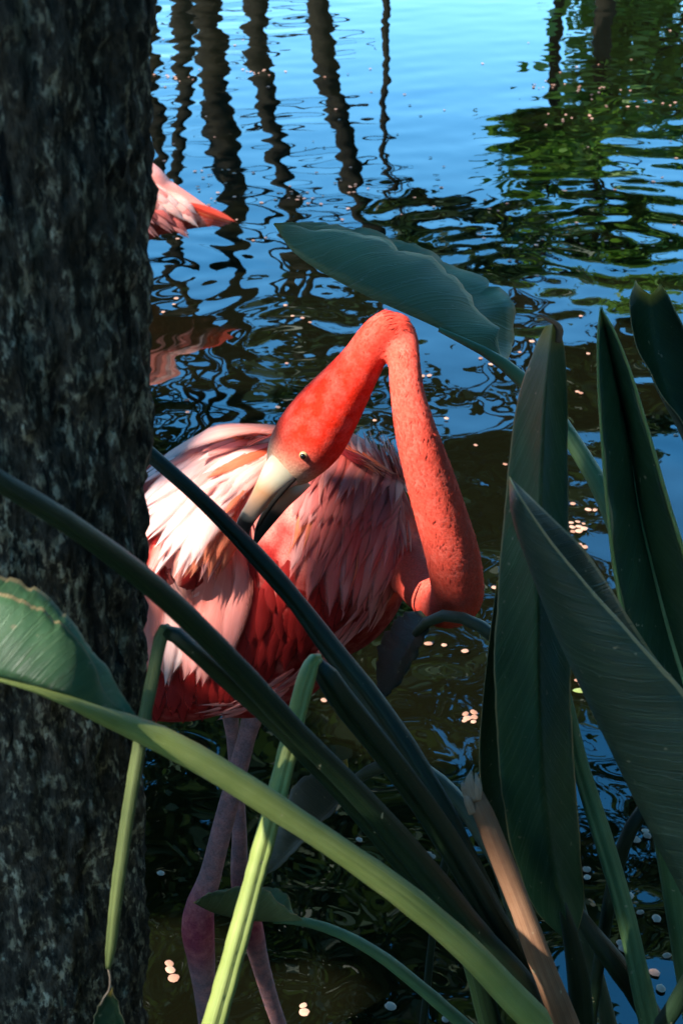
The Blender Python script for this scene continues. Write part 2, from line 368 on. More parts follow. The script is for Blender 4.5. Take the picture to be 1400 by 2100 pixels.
# ------------------------------------------------------------------ foliage clouds
def leaf_cloud(n, centre, rad, clump, leaf, seed, keep=None, nclump=60, shell=.0):
    r = np.random.default_rng(seed)
    d = r.normal(size=(nclump, 3)); d /= np.linalg.norm(d, axis=1)[:, None]
    cc = np.array(centre) + d * (shell + (1 - shell) * r.random((nclump, 1)) ** (1 / 2.4)) * np.array(rad)
    P = cc[r.integers(0, nclump, n)] + r.normal(size=(n, 3)) * clump
    if keep is not None: P = P[keep(P)]
    n = len(P); a = r.normal(size=(n, 3)); a[:, 2] *= .5; a /= np.linalg.norm(a, axis=1)[:, None]
    b = np.cross(a, r.normal(size=(n, 3))); b /= np.linalg.norm(b, axis=1)[:, None]; nn = np.cross(a, b)
    s = leaf * r.uniform(.6, 1.35, (n, 1)); wd = s * r.uniform(.22, .36, (n, 1))
    V = np.stack([P - a*s*.5, P + b*wd + nn*s*.06 - a*s*.05, P + a*s*.5, P - b*wd + nn*s*.06 - a*s*.05], 1).reshape(-1, 3)
    return V, (np.arange(n)[:, None] * 4 + np.array([0, 1, 2, 3])[None])
def quick_mesh(name, V, Fc, mat, parent):
    V = V - np.array(parent_loc(parent)); Fc = np.asarray(Fc)
    me = bpy.data.meshes.new(name); me.vertices.add(len(V)); me.vertices.foreach_set('co', V.astype(np.float32).ravel())
    me.loops.add(Fc.size); me.loops.foreach_set('vertex_index', Fc.astype(np.int32).ravel())
    me.polygons.add(len(Fc)); me.polygons.foreach_set('loop_start', np.arange(0, Fc.size, 4, dtype=np.int32))
    me.update(calc_edges=True); me.materials.append(mat)
    o = bpy.data.objects.new(name, me); link(o, parent); return o

# ------------------------------------------------------------------ far bank, seen mirrored in the pond
def wobble(P, amp, f, seed):
    Q = P.copy()
    for i in range(len(P)):
        v = noise.noise_vector(Vector((i * f, seed * 7.1, 0))); Q[i, 0] += v.x * amp; Q[i, 1] += v.y * amp
    return Q
def far_trunk(name, label, pix, D, rpx, crown=None, cmat='fol_a', seed=0, leaves=2600, leaf=.34, clump=.5, cat='tree', group=None, branches=4, nclump=40, twigs=0):
    """pix: where its mirror image runs; crown: list of (px, py, rx, ry, rz) mirrored places"""
    pts = [mirror_at(px, py, D) for px, py in pix]
    base = Vector((pts[0].x - (pts[1].x - pts[0].x) * .3, D, .3))
    t = thing(name, label, cat, base, group)
    W = np.array([list(base)] + [list(p) for p in pts]); P = wobble(spline(W, 40), .04, .5, seed)
    r0 = rpx * .84 / F * D
    V, Fc, uv = tube(P, np.linspace(1.25, .62, 40) * r0, 10); mesh('trunk', V, Fc, M['far_bark'], t, uv)
    for q in range(twigs):
        s_ = Vector(P[int(random.uniform(6, 37))]); sd_ = random.choice((-1, 1)); e_ = s_ + Vector((sd_ * random.uniform(.35, 1.0), random.uniform(-.3, .3), random.uniform(-.15, .5)))
        bp = spline([list(s_), list((s_ + e_) / 2 + Vector((0, 0, random.uniform(-.12, .12)))), list(e_)], 8); v2, f2, u2 = tube(bp, np.linspace(.030, .008, 8), 5); mesh('twig', v2, f2, M['far_bark'], t, u2)
    if crown:
        Vs = []; Fs = []; o = 0
        for k, (px, py, rx, ry, rz) in enumerate(crown):
            c = mirror_at(px, py, D)
            for b in range(branches):
                s = Vector(P[int(40 * random.uniform(.55, .98))]); e = c + Vector((random.uniform(-rx, rx), random.uniform(-ry, ry), random.uniform(-rz, rz))) * .75
                m_ = (s + e) / 2 + Vector((0, 0, .15 * (e - s).length))
                bp = spline([list(s), list(m_), list(e)], 10)
                v2, f2, u2 = tube(bp, np.linspace(.42, .08, 10) * r0, 6); mesh('limb', v2, f2, M['far_bark'], t, u2)
            v, f = leaf_cloud(int(leaves), c, (rx, ry, rz), clump, leaf, seed * 13 + k, nclump=nclump); Vs.append(v); Fs.append(f + o); o += len(v)
        quick_mesh('crown', np.concatenate(Vs), np.concatenate(Fs), M[cmat], t)
    return t

FT = 'far_tree'
far_trunk(FT, 'slim straight trunk leftmost of the tall trees on far bank', [(372, -30), (378, 150), (362, 420), (352, 560)], 19, 22, [(200, 960, 1.5, 1.2, .8)], 'fol_b', 1, 1200, twigs=6)
far_trunk(FT, 'broad dark trunk second from left on far bank', [(415, -30), (440, 150), (475, 450), (490, 650), (500, 900)], 20, 34, [(380, 1100, 2.2, 1.5, .8)], 'fol_b', 2, 2000, twigs=8)
far_trunk(FT, 'thin crooked trunk close behind the broad one on far bank', [(395, -20), (415, 120), (455, 330), (540, 460), (600, 640), (560, 760)], 21.5, 13, None, 'fol_b', 3)
far_trunk(FT, 'dark trunk leaning right with sparse side twigs on far bank', [(520, -30), (540, 180), (590, 380), (640, 600), (690, 720)], 19, 26, [(640, 740, .4, .6, .25), (650, 1060, 1.2, 1.0, .6)], 'fol_b', 4, 700, clump=.35, twigs=16)
far_trunk(FT, 'leaning dark trunk nearest the open gap on far bank', [(648, -30), (672, 150), (705, 300), (730, 430), (770, 700)], 18.5, 27, [(930, 1060, 1.5, 1.2, .8)], 'fol_b', 5, 1800, twigs=20)
far_trunk(FT, 'thin forked sapling trunk beside the open gap on far bank', [(790, 330), (800, 370), (815, 440), (850, 560)], 18.2, 9, [(1010, 500, 1.4, .8, .16), (870, 470, .7, .6, .12)], 'fol_b', 6, 700, leaf=.24, clump=.16, nclump=26)
far_trunk(FT, 'dense bright green leafy tree right of the gap', [(1330, -60), (1320, 60), (1310, 200)], 20, 26, [(1350, 40, 1.0, 1.2, 1.0), (1270, 10, .5, .8, .6), (1380, 210, .7, .9, .4)], 'fol_a', 7, 850, leaf=.24, clump=.26)
far_trunk(FT, 'spreading dark green tree overhanging the right of pond', [(1240, -60), (1235, 150), (1225, 350), (1200, 480)], 18.6, 22, [(1190, 490, 1.5, .8, .26), (1340, 540, .7, .8, .18), (1215, 250, .30, .6, .6), (1110, 300, .5, .6, .10)], 'fol_a', 8, 900, leaf=.24, clump=.2)
far_trunk(FT, 'tall open tree with high leafy crown behind right bank', [(1150, -60), (1120, 300), (1060, 700), (1020, 1000)], 22, 14, [(990, 1060, 1.6, 1.4, 1.3), (1260, 800, .9, .8, .2), (860, 1450, 3.0, 1.6, 2.2), (1220, 1330, 1.4, 1.4, 1.4), (1330, 1780, 2.6, 1.6, 2.0)], 'fol_b', 9, 2600, leaf=.34, clump=.30)  # last crown clump added to dim the sky reflected in the near water
far_trunk(FT, 'tall open tree with high leafy crown behind left bank', [(300, -60), (330, 400), (420, 800), (480, 1100)], 23, 18, [(560, 1270, 3.2, 1.6, 2.4), (250, 1150, 2.6, 1.5, 1.6), (480, 1750, 4.6, 2, 4.5), (800, 1950, 4.0, 2, 4.), (330, 2080, 3.0, 2, 3.)], 'fol_b', 10, 7000, leaf=.48, clump=.5)  # highest crown clumps added to cover sky reflected in the near water

# ------------------------------------------------------------------ near tree: trunk with bark, shading crown
def near_tree():
    p0 = at(66, 2100, .74); p1 = at(-10, 0, .78)
    d = (p1 - p0).normalized(); base = p0 - d * ((p0.z - .02) / d.z)
    t = thing('shade_tree', 'thick dark tree trunk with lichen-flecked rough bark beside the pond', 'tree', base)
    top = base + d * 3.4; n, seg = 520, 200
    V = []; UV = []; bx = Vector((1, 0, 0)); by = d.cross(bx).normalized(); bx = by.cross(d).normalized()
    for i in range(n):
        f = i / (n - 1); c = base + d * (3.4 * f)
        # closer rows where the camera looks
        rr = .0855 + .05 * math.exp(-f * 3.4 / .12) + .006 * math.sin(f * 9 + 1)
        for k in range(seg):
            a = 2 * math.pi * k / seg; e = bx * math.cos(a) + by * math.sin(a); q = c + e * rr
            h = noise.fractal(Vector((q.x * 60, q.y * 60, q.z * 24)), .8, 2.1, 4)
            h2 = noise.noise(Vector((q.x * 170, q.y * 170, q.z * 80)))
            V.append(q + e * (.0035 * min(0, noise.noise(Vector((q.x * 75, q.y * 75, q.z * 11))) + .05) * 3 + .0060 * h + .0022 * (1 if h2 > .1 else 0) + .004 * noise.noise(q * 6))); UV.append((f, k / seg))
    Fc = [(i*seg + k, i*seg + (k+1) % seg, (i+1)*seg + (k+1) % seg, (i+1)*seg + k) for i in range(n - 1) for k in range(seg)]
    mesh('trunk', V, Fc, M['bark'], t, UV)
    return t, top
tree, tree_top = near_tree()

# ------------------------------------------------------------------ flamingo
def ellipsoid(c, rad, rot=0, seg=28, rings=18):
    V = []; Fc = []
    for i in range(rings + 1):
        th = math.pi * i / rings
        for k in range(seg):
            a = 2 * math.pi * k / seg
            x, y, z = rad[0]*math.sin(th)*math.cos(a), rad[1]*math.sin(th)*math.sin(a), rad[2]*math.cos(th)
            V.append((c[0] + x*math.cos(rot) - z*math.sin(rot), c[1] + y, c[2] + x*math.sin(rot) + z*math.cos(rot)))
    Fc = [(i*seg + k, (i+1)*seg + k, (i+1)*seg + (k+1) % seg, i*seg + (k+1) % seg) for i in range(rings) for k in range(seg)]
    return V, Fc
def blend_body(name, pieces, voxel, smooth_it, samples, mat, parent):
    """closed pieces fused to one continuous skin; samples = (xyz, radius, rgb, softness) colours it"""
    V = []; Fc = []
    for v, f in pieces:
        o = len(V); V += [tuple(x) for x in v]; Fc += [tuple(i + o for i in q) for q in f]
    bm = bmesh.new(); vs = [bm.verts.new(v) for v in V]
    for f in Fc:
        try: bm.faces.new([vs[i] for i in f])
        except ValueError: pass
    bmesh.ops.remove_doubles(bm, verts=bm.verts, dist=1e-6); bmesh.ops.recalc_face_normals(bm, faces=bm.faces)
    me = bpy.data.meshes.new('tmp'); bm.to_mesh(me); bm.free()
    o = bpy.data.objects.new('tmp', me); col.objects.link(o)
    md = o.modifiers.new('r', 'REMESH'); md.mode = 'VOXEL'; md.voxel_size = voxel
    ms = o.modifiers.new('s', 'SMOOTH'); ms.factor = .5; ms.iterations = smooth_it
    dg = bpy.context.evaluated_depsgraph_get(); ev = o.evaluated_get(dg); em = ev.to_mesh()
    nv = len(em.vertices); co = np.zeros(nv * 3, dtype=np.float32); em.vertices.foreach_get('co', co); co = co.reshape(-1, 3)
    fc = [tuple(p.vertices) for p in em.polygons]
    ev.to_mesh_clear(); bpy.data.objects.remove(o)
    S = np.array([s[0] for s in samples]); Rr = np.array([s[1] for s in samples]); C = np.array([s[2] for s in samples])
    colr = np.zeros((nv, 3))
    for a in range(0, nv, 4000):
        d = np.linalg.norm(co[a:a+4000, None] - S[None], axis=2) - Rr
        wgt = np.exp(-(d - d.min(1)[:, None]) / .0035); wgt /= wgt.sum(1)[:, None]
        colr[a:a+4000] = wgt @ C
    ob = mesh(name, co, fc, mat, parent, colr=colr)
    bv = BVHTree.FromPolygons([tuple(map(float, v)) for v in co], fc)
    return ob, bv

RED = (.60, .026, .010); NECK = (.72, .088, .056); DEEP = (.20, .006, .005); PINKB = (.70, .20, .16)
LEG = (.15, .092, .100); HOCK = (.18, .028, .045); PALE = (.55, .47, .31)

def px_ell(px, py, Y, rx, rv, ry, rot=0):
    c = at(px, py, Y); s = scale_at(c); hv = rv / s; th = PITCH + math.atan((py - 1050) / F)
    rz = math.sqrt(max(1e-4, hv**2 - (ry * math.sin(th))**2)) / math.cos(th)
    return c, (rx / s, ry, rz), rot

def feather_mesh(P, N, W, lift=.0, n=8, prof='round'):
    """blade along P (k x 3) with surface normals N"""
    k = len(P); T = np.gradient(P, axis=0); T /= np.linalg.norm(T, axis=1)[:, None] + 1e-9
    S = np.cross(T, N); S /= np.linalg.norm(S, axis=1)[:, None] + 1e-9
    V = []; UV = []
    for i in range(k):
        t = i / (k - 1)
        wd = W * min(1, .35 + 1.6 * t) * (max(0, 1 - t ** 3.0) ** .5 if prof == 'round' else max(0, 1 - t ** 1.7) ** .9)
        wd = max(wd, W * .03) * random.uniform(.96, 1.04)
        for j, v in enumerate((-1, -.5, 0, .5, 1)):
            q = P[i] + S[i] * v * wd + N[i] * (lift * t * t - abs(v) ** 2 * wd * .14 - .0006 * abs(v))
            V.append(q); UV.append((t, .5 + v / 2))
    Fc = [(i*5 + j, i*5 + j + 1, (i+1)*5 + j + 1, (i+1)*5 + j) for i in range(k - 1) for j in range(4)]
    return V, Fc, UV

def main_flamingo():
    root_at = at(520, 2260, 1.32); root_at.z = 0
    t = thing('flamingo', 'coral flamingo preening with its neck looped over and bill on its back', 'flamingo', root_at)
    pieces = []; samples = []
    E = [px_ell(500, 1190, 1.33, 235, 288, .125), px_ell(665, 1115, 1.32, 185, 238, .120),
         px_ell(280, 1230, 1.35, 210, 215, .105), px_ell(365, 1340, 1.33, 205, 138, .095), px_ell(770, 1095, 1.29, 82, 130, .08),
         px_ell(395, 1060, 1.30, 140, 150, .11), px_ell(560, 1330, 1.31, 130, 120, .09)]
    for c, rad, rot in E:
        pieces.append(ellipsoid(c, rad, rot))
        for f in ((0, 0, 0),): samples.append((list(c), min(rad), DEEP))
    bodyc = np.array(E[0][0])
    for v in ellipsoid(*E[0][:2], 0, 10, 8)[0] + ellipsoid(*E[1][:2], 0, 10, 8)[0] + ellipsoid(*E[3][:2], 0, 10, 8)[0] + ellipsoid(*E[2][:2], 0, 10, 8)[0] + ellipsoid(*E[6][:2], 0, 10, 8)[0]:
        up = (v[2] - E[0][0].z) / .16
        c = tuple(np.array(DEEP) * (1 - max(0, min(1, up))) + np.array(PINKB) * max(0, min(1, up)))  # pink above, deep red below; belly shade put into the tint
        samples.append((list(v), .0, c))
    # neck and head
    neck = [(750, 1060, 1.34, 74), (815, 1125, 1.285, 64), (868, 1195, 1.205, 55), (908, 1234, 1.15, 53), (936, 1222, 1.115, 54), (930, 1150, 1.095, 56), (905, 1060, 1.085, 54),
            (876, 965, 1.08, 50), (851, 880, 1.08, 43), (834, 800, 1.09, 35.5), (828, 735, 1.105, 33.5), (820, 692, 1.12, 36), (800, 669, 1.12, 37),
            (775, 690, 1.12, 40), (742, 742, 1.12, 46), (705, 796, 1.12, 58), (670, 845, 1.12, 69), (640, 890, 1.12, 74), (612, 928, 1.12, 67), (592, 960, 1.12, 52), (580, 982, 1.12, 36)]
    A = px_path(neck, 110); pieces.append(tube(A[:, :3], A[:, 3], 22)[:2])
    for i, a in enumerate(A):
        f = i / 109; c = np.array(RED) if f < .12 else np.array(NECK)
        if f > .72: c = np.array(NECK) * max(0, 1 - (f - .72) / .12) + np.array((.62, .022, .008)) * min(1, (f - .72) / .12)
        if f > .955: c = np.array(PALE)
        samples.append((list(a[:3]), a[3] + (.003 if f > .955 else 0), tuple(c)))
    # face patch: bare pale skin from the eye to the bill
    for px, py, r in ((600, 985, 34), (575, 978, 34), (560, 975, 26), (618, 948, 15), (632, 930, 9)):
        p = at(px, py, 1.08); samples.append((list(p), r / scale_at(p) - .002, PALE))
    # legs
    def leg(pts, ankle):
        L = px_path(pts, 60); pieces.append(tube(L[:, :3], L[:, 3], 12)[:2])
        for a in L:
            d = abs((a[2] - ankle) / .07); k = max(0, 1 - d * d)
            samples.append((list(a[:3]), a[3], tuple(np.array(LEG) * (1 - k) + np.array(HOCK) * k)))
    f1 = at(440, 2300, 1.30); f1.z = -.06; f2 = at(620, 2330, 1.40); f2.z = -.10
    leg([(530, 1430, 1.32, 34), (512, 1490, 1.31, 21), (488, 1580, 1.305, 21), (458, 1690, 1.30, 22), (430, 1800, 1.295, 24), (410, 1860, 1.29, 31), (406, 1905, 1.285, 35), (412, 1960, 1.285, 30), (420, 2030, 1.29, 24), (428, 2110, 1.295, 21), (f1, .010)], at(406, 1900, 1.285).z)
    leg([(468, 1420, 1.38, 26), (476, 1500, 1.385, 15), (485, 1600, 1.39, 15), (491, 1700, 1.39, 16), (492, 1790, 1.39, 20), (502, 1850, 1.385, 25), (515, 1900, 1.385, 25), (532, 1970, 1.39, 20), (555, 2050, 1.395, 17), (575, 2110, 1.40, 16), (f2, .009)], at(502, 1870, 1.385).z)
    # webbed feet under water
    for f in (f1, f2):
        for a in (-.5, 0, .5):
            toe = Vector((math.cos(a - .3) * .10, math.sin(a - .3) * .10, -.012)); P = spline([list(f + Vector((0, 0, .005))), list(f + toe)], 6); pieces.append(tube(P, np.linspace(.009, .004, 6), 8)[:2])
        samples.append((list(f), .02, LEG))
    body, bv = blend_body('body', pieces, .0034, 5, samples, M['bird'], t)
    # short contour feathers over neck and head, pointing away from the head
    me = body.data; nv = len(me.vertices); co = np.zeros(nv * 3, dtype=np.float32); me.vertices.foreach_get('co', co); co = co.reshape(-1, 3) + np.array(root_at)
    no = np.zeros(nv * 3, dtype=np.float32); me.vertices.foreach_get('normal', no); no = no.reshape(-1, 3)
    tc = np.zeros(nv * 4, dtype=np.float32); me.color_attributes['tint'].data.foreach_get('color', tc); tc = tc.reshape(-1, 4)[:, :3]
    Tn = np.gradient(A[:, :3], axis=0); Tn /= np.linalg.norm(Tn, axis=1)[:, None]
    cand = np.arange(nv); dd = np.empty(nv); ii = np.empty(nv, dtype=int)
    for a in range(0, nv, 4000):
        q = np.linalg.norm(co[a:a+4000, None] - A[None, :, :3], axis=2) - A[None, :, 3]; ii[a:a+4000] = q.argmin(1); dd[a:a+4000] = q.min(1)
    cand = cand[(dd < .006) & (tc[:, 1] < .2) & (tc[:, 0] > .35) & (ii > 6)]
    pk = rng.choice(cand, min(len(cand), 20000), replace=False); PV = []; PF = []; PC = []
    for v in pk:
        n_ = no[v] / np.linalg.norm(no[v]); d_ = -Tn[ii[v]] + rng.normal(0, .22, 3); d_ = d_ - n_ * (d_ @ n_); d_ /= np.linalg.norm(d_); s_ = np.cross(d_, n_)
        f_ = ii[v] / 109; L_ = (.0085 - .0045 * max(0, (f_ - .62) / .38)) * random.uniform(.7, 1.25); w_ = L_ * random.uniform(.07, .13); p_ = co[v] - n_ * .0007; up_ = random.uniform(-.02, .07)
        b = len(PV); PV += [p_ - s_ * w_ * .5, p_ + s_ * w_ * .5, p_ + d_ * L_ * .6 + s_ * w_ + n_ * L_ * (.085 + up_ * .3), p_ + d_ * L_ * .6 - s_ * w_ + n_ * L_ * (.085 + up_ * .3), p_ + d_ * L_ + n_ * L_ * up_]
        PF += [(b, b + 1, b + 2, b + 3), (b + 3, b + 2, b + 4)]; k_ = random.uniform(.9, 1.08); t_ = tc[v] * k_; lt = t_ + (np.array((.85, .30, .24)) - t_) * random.choice((0, .1, .1, .35)) * (1 if f_ < .7 else .3)
        PC += [t_, t_, t_, t_, lt]
    pl = mesh('plumage', PV, PF, M['plume'], t, colr=np.clip(np.array(PC), 0, 1)); pl['kind'] = 'stuff'
    # bill
    def mandible(name, pts, cols):
        L = px_path(pts, 26); V, Fc, uv = tube(L[:, :3], L[:, 3], 16, flat=.62)
        cc = np.repeat(np.array([[np.interp(i / 25, [c[0] for c in cols], [c[1][q] for c in cols]) for q in range(3)] for i in range(26)]), 16, 0)
        return mesh(name, V, Fc, M['bill'], t, uv, colr=cc)
    mandible('upper_bill', [(596, 952, 1.112, 43), (574, 970, 1.100, 39), (552, 998, 1.093, 29), (529, 1031, 1.092, 21), (509, 1060, 1.095, 18), (499, 1082, 1.100, 15), (502, 1104, 1.104, 10), (512, 1122, 1.108, 4)],
             [(0, PALE), (.22, (.44, .39, .28)), (.32, (.50, .24, .12)), (.46, (.58, .33, .21)), (.58, (.58, .36, .26)), (.63, (.03, .02, .02)), (1, (.012, .01, .01))])
    mandible('lower_bill', [(618, 978, 1.112, 26), (598, 1000, 1.108, 25), (575, 1028, 1.106, 20), (551, 1060, 1.106, 17), (534, 1088, 1.108, 12), (524, 1112, 1.110, 5)],
             [(0, PALE), (.12, (.38, .32, .22)), (.2, (.42, .19, .10)), (.42, (.30, .14, .09)), (.5, (.015, .012, .012)), (1, (.01, .01, .01))])
    L = px_path([(606, 982, 1.092, 3), (586, 1000, 1.083, 5), (562, 1028, 1.080, 5), (541, 1058, 1.083, 5), (526, 1086, 1.09, 3)], 16); V, Fc, uv = tube(L[:, :3], L[:, 3], 8)
    mesh('gape', V, Fc, M['gape'], t, uv)
    # eye, set on the skin
    def hit(px, py):
        d = ray(px, py).normalized(); h = bv.ray_cast(EYE, d)
        return (h[0], h[1]) if h[0] is not None else (None, None)
    p, nn = hit(622, 934)
    if p is not None:
        e = ellipsoid(p + nn * -.001, (.0040, .0040, .0040), 0, 16, 10); eo = mesh('eye', *e, M['eye'], t)
        e = ellipsoid(p + nn * .0016, (.0027, .0027, .0027), 0, 14, 8); mesh('pupil', *e, M['pupil'], eo)
    # only the trunk of the bird carries the large feathers
    bm2 = []; 
    bodypieces = [(np.array(c), np.array(r)) for c, r, _ in E]
    def surf(px, py):
        """first trunk-of-body surface behind that pixel, neck and head ignored"""
        d = np.array(ray(px, py).normalized()); o = np.array(EYE); best = None
        for c, r in bodypieces:
            oc = (o - c) / r; dd = d / r; a = dd @ dd; b = 2 * oc @ dd; cc = oc @ oc - 1; D = b*b - 4*a*cc
            if D < 0: continue
            s = (-b - math.sqrt(D)) / (2 * a)
            if best is None or s < best[0]:
                p = o + d * s; n = (p - c) / r**2; best = (s, p, n / np.linalg.norm(n))
        if best is None:
            # just outside the outline: nearest point of the nearest piece
            p = np.array(at(px, py, 1.31)); c, r = min(bodypieces, key=lambda e: np.linalg.norm((p - e[0]) / e[1]))
            n = (p - c) / r**2; return p, n / np.linalg.norm(n)
        return best[1], best[2]
    def feather(parent, root, mid, tip, wpx, mat, off, lift, prof='round', k=12):
        pp = spline([root, mid, tip], k); P = []; Nn = []
        for x, y in pp[:, :2]:
            p, n = surf(x, y); P.append(p); Nn.append(n)
        P = np.array(P); Nn = np.array(Nn)
        for _ in range(2):
            P[1:-1] = (P[:-2] + 2 * P[1:-1] + P[2:]) / 4; Nn[1:-1] = (Nn[:-2] + 2 * Nn[1:-1] + Nn[2:]) / 4
        Nn /= np.linalg.norm(Nn, axis=1)[:, None]
        ramp = np.linspace(0, 1, k)[:, None]
        P = P + Nn * (off * (.35 + .65 * ramp))
        V, Fc, uv = feather_mesh(P, Nn, wpx / scale_at(Vector(P[k//2])), lift, k, prof)
        return mesh('feather', V, Fc, mat, parent, uv)
    def tract(parent, guides, n, w, mats, off0, off1, jit=8, lift=.004, prof='round', spread=None):
        Gd = np.array(guides, dtype=float)                     # g x 3 x 2
        for i in range(n):
            s = (i + random.uniform(-.35, .35)) / max(1, n - 1) * (len(Gd) - 1); s = min(max(s, 0), len(Gd) - 1.0001); a = int(s); f = s - a
            q = Gd[a] * (1 - f) + Gd[a + 1] * f; q = q + rng.normal(0, jit, q.shape) * np.array([[.7], [.6], [1.]])
            L = random.uniform(.82, 1.1); q[2] = q[1] + (q[2] - q[1]) * L
            feather(parent, q[0], q[1], q[2], w * random.uniform(.75, 1.2), M[random.choice(mats)], off0 + (off1 - off0) * random.random(), lift * random.uniform(.3, 1.4), prof)
    wing = thing_part('wing', t); back = thing_part('back', t); belly = thing_part('flank', t)
    # red flank feathers in rows
    for row, (y0, y1) in enumerate(((1370, 1470), (1290, 1400), (1215, 1330), (1150, 1260))):
        xr = {0: 560, 1: 640, 2: 730, 3: 790}[row]
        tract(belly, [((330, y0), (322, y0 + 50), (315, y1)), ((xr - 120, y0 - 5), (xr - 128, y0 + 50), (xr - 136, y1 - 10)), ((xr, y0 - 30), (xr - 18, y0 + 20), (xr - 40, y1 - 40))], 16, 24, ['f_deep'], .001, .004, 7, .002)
    # pale fringe along breast and belly edge
    edge = [(842, 1070), (838, 1130), (815, 1200), (770, 1270), (715, 1330), (650, 1380), (585, 1425), (520, 1458), (440, 1472)]
    ed = spline(edge, 60)
    for i in range(0, 58, 1):
        p = ed[i]; tg = ed[min(59, i + 1)] - ed[max(0, i - 1)]; tg /= np.linalg.norm(tg); inn = np.array([-tg[1], tg[0]])
        inn = inn if inn @ (np.array([560, 1180]) - p) > 0 else -inn
        a = p + inn * random.uniform(6, 40) - tg * 22; b = a + tg * random.uniform(60, 95) + inn * random.uniform(-4, 14)
        feather(belly, a, (a + b) / 2 + inn * -4, b, random.uniform(9, 15), M[random.choice(['f_pale', 'f_pale', 'f_rose'])], random.uniform(.003, .007), random.uniform(.001, .006), 'point')
    # hanging tertials, sunlit
    tract(wing, [((320, 1120), (312, 1260), (318, 1400)), ((385, 1130), (372, 1270), (352, 1395)), ((450, 1130), (445, 1260), (410, 1395)), ((484, 1100), (482, 1230), (462, 1345))], 13, 34, ['f_pink', 'f_pink', 'f_white'], .004, .010, 6, .004)
    feather(wing, (478, 1085), (484, 1210), (464, 1350), 34, M['f_pink'], .012, .003)
    feather(wing, (455, 1100), (452, 1230), (425, 1385), 36, M['f_pink'], .0135, .003)
    # near wing coverts on the right; lobe shade put into the rose tints
    tract(wing, [((650, 1000), (622, 1090), (598, 1185)), ((705, 1010), (690, 1125), (665, 1250)), ((765, 1020), (755, 1130), (715, 1255)), ((815, 1030), (820, 1130), (782, 1235))], 18, 25, ['f_rose', 'f_pale', 'f_rose'], .003, .006, 9, .002)
    tract(wing, [((640, 975), (616, 1055), (596, 1135)), ((690, 965), (668, 1060), (632, 1160)), ((745, 975), (728, 1080), (695, 1180)), ((812, 990), (806, 1080), (778, 1180))], 22, 22, ['f_rose', 'f_pale', 'f_rose', 'f_orange'], .005, .008, 9, .002, 'point')
    tract(wing, [((655, 950), (630, 1005), (606, 1075)), ((705, 940), (684, 1000), (655, 1080)), ((760, 955), (742, 1020), (712, 1095)), ((815, 975), (810, 1035), (788, 1105))], 22, 19, ['f_rose', 'f_rose', 'f_pale'], .007, .0095, 8, .002)
    tract(wing, [((670, 935), (650, 975), (630, 1025)), ((715, 930), (698, 970), (675, 1030)), ((765, 945), (750, 985), (732, 1040)), ((815, 960), (812, 1005), (800, 1050))], 16, 15, ['f_pale', 'f_rose', 'f_pink'], .009, .011, 6, .002, 'point')
    tract(wing, [((690, 925), (715, 955), (735, 985)), ((730, 925), (755, 965), (780, 1005))], 9, 10, ['f_deep', 'f_orange'], .014, .018, 5, .008, 'point')
    # back, sweeping left; full sun also put into its white tints
    tract(back, [((545, 965), (480, 1060), (425, 1180)), ((540, 930), (450, 1010), (360, 1160)), ((500, 1000), (470, 1090), (450, 1170))], 16, 27, ['f_orange', 'f_orange', 'f_pink'], .006, .010, 8, .003)
    tract(back, [((555, 880), (430, 905), (300, 1000)), ((550, 900), (420, 960), (290, 1080)), ((545, 930), (430, 1010), (330, 1170)), ((530, 960), (460, 1040), (405, 1150))], 28, 27, ['f_white', 'f_white', 'f_white', 'f_pink'], .009, .014, 8, .003)
    tract(back, [((600, 880), (510, 890), (420, 925)), ((580, 910), (500, 940), (410, 1000)), ((560, 950), (500, 1000), (440, 1070))], 15, 19, ['f_white', 'f_pink', 'f_white', 'f_orange'], .013, .016, 6, .003)
    # white wisps on the ridge behind the neck
    tract(back, [((745, 975), (722, 935), (708, 908)), ((785, 972), (760, 930), (738, 896)), ((815, 978), (794, 935), (772, 900)), ((832, 1000), (818, 955), (798, 918))], 16, 13, ['f_white', 'f_white', 'f_pink'], .004, .009, 5, .005, 'point')
    tract(back, [((790, 990), (765, 950), (735, 915)), ((830, 1010), (810, 965), (785, 920))], 10, 13, ['f_pink', 'f_rose', 'f_white'], .006, .012, 5, .006, 'point')
    # tail and black flight feathers, behind the trunk
    for i in range(12):
        a = at(230, 1230 + i * 12, 1.35 + .01 * (i % 3)); b = a + Vector((-.20 - .02 * random.random(), random.uniform(-.03, .03), -.06 - .012 * i))
        P = spline([list(a), list((a + b) / 2 + Vector((0, 0, .012))), list(b)], 8); Nn = np.tile([0, -.8, .6], (8, 1))
        V, Fc, uv = feather_mesh(P, Nn, .016, 0, 8); mesh('tail_feather', V, Fc, M['f_black' if i > 6 else 'f_rose'], t, uv)
    return t
def thing_part(name, parent):
    o = bpy.data.objects.new(name, None); o.empty_display_size = .03; link(o, parent); return o
flam = main_flamingo()

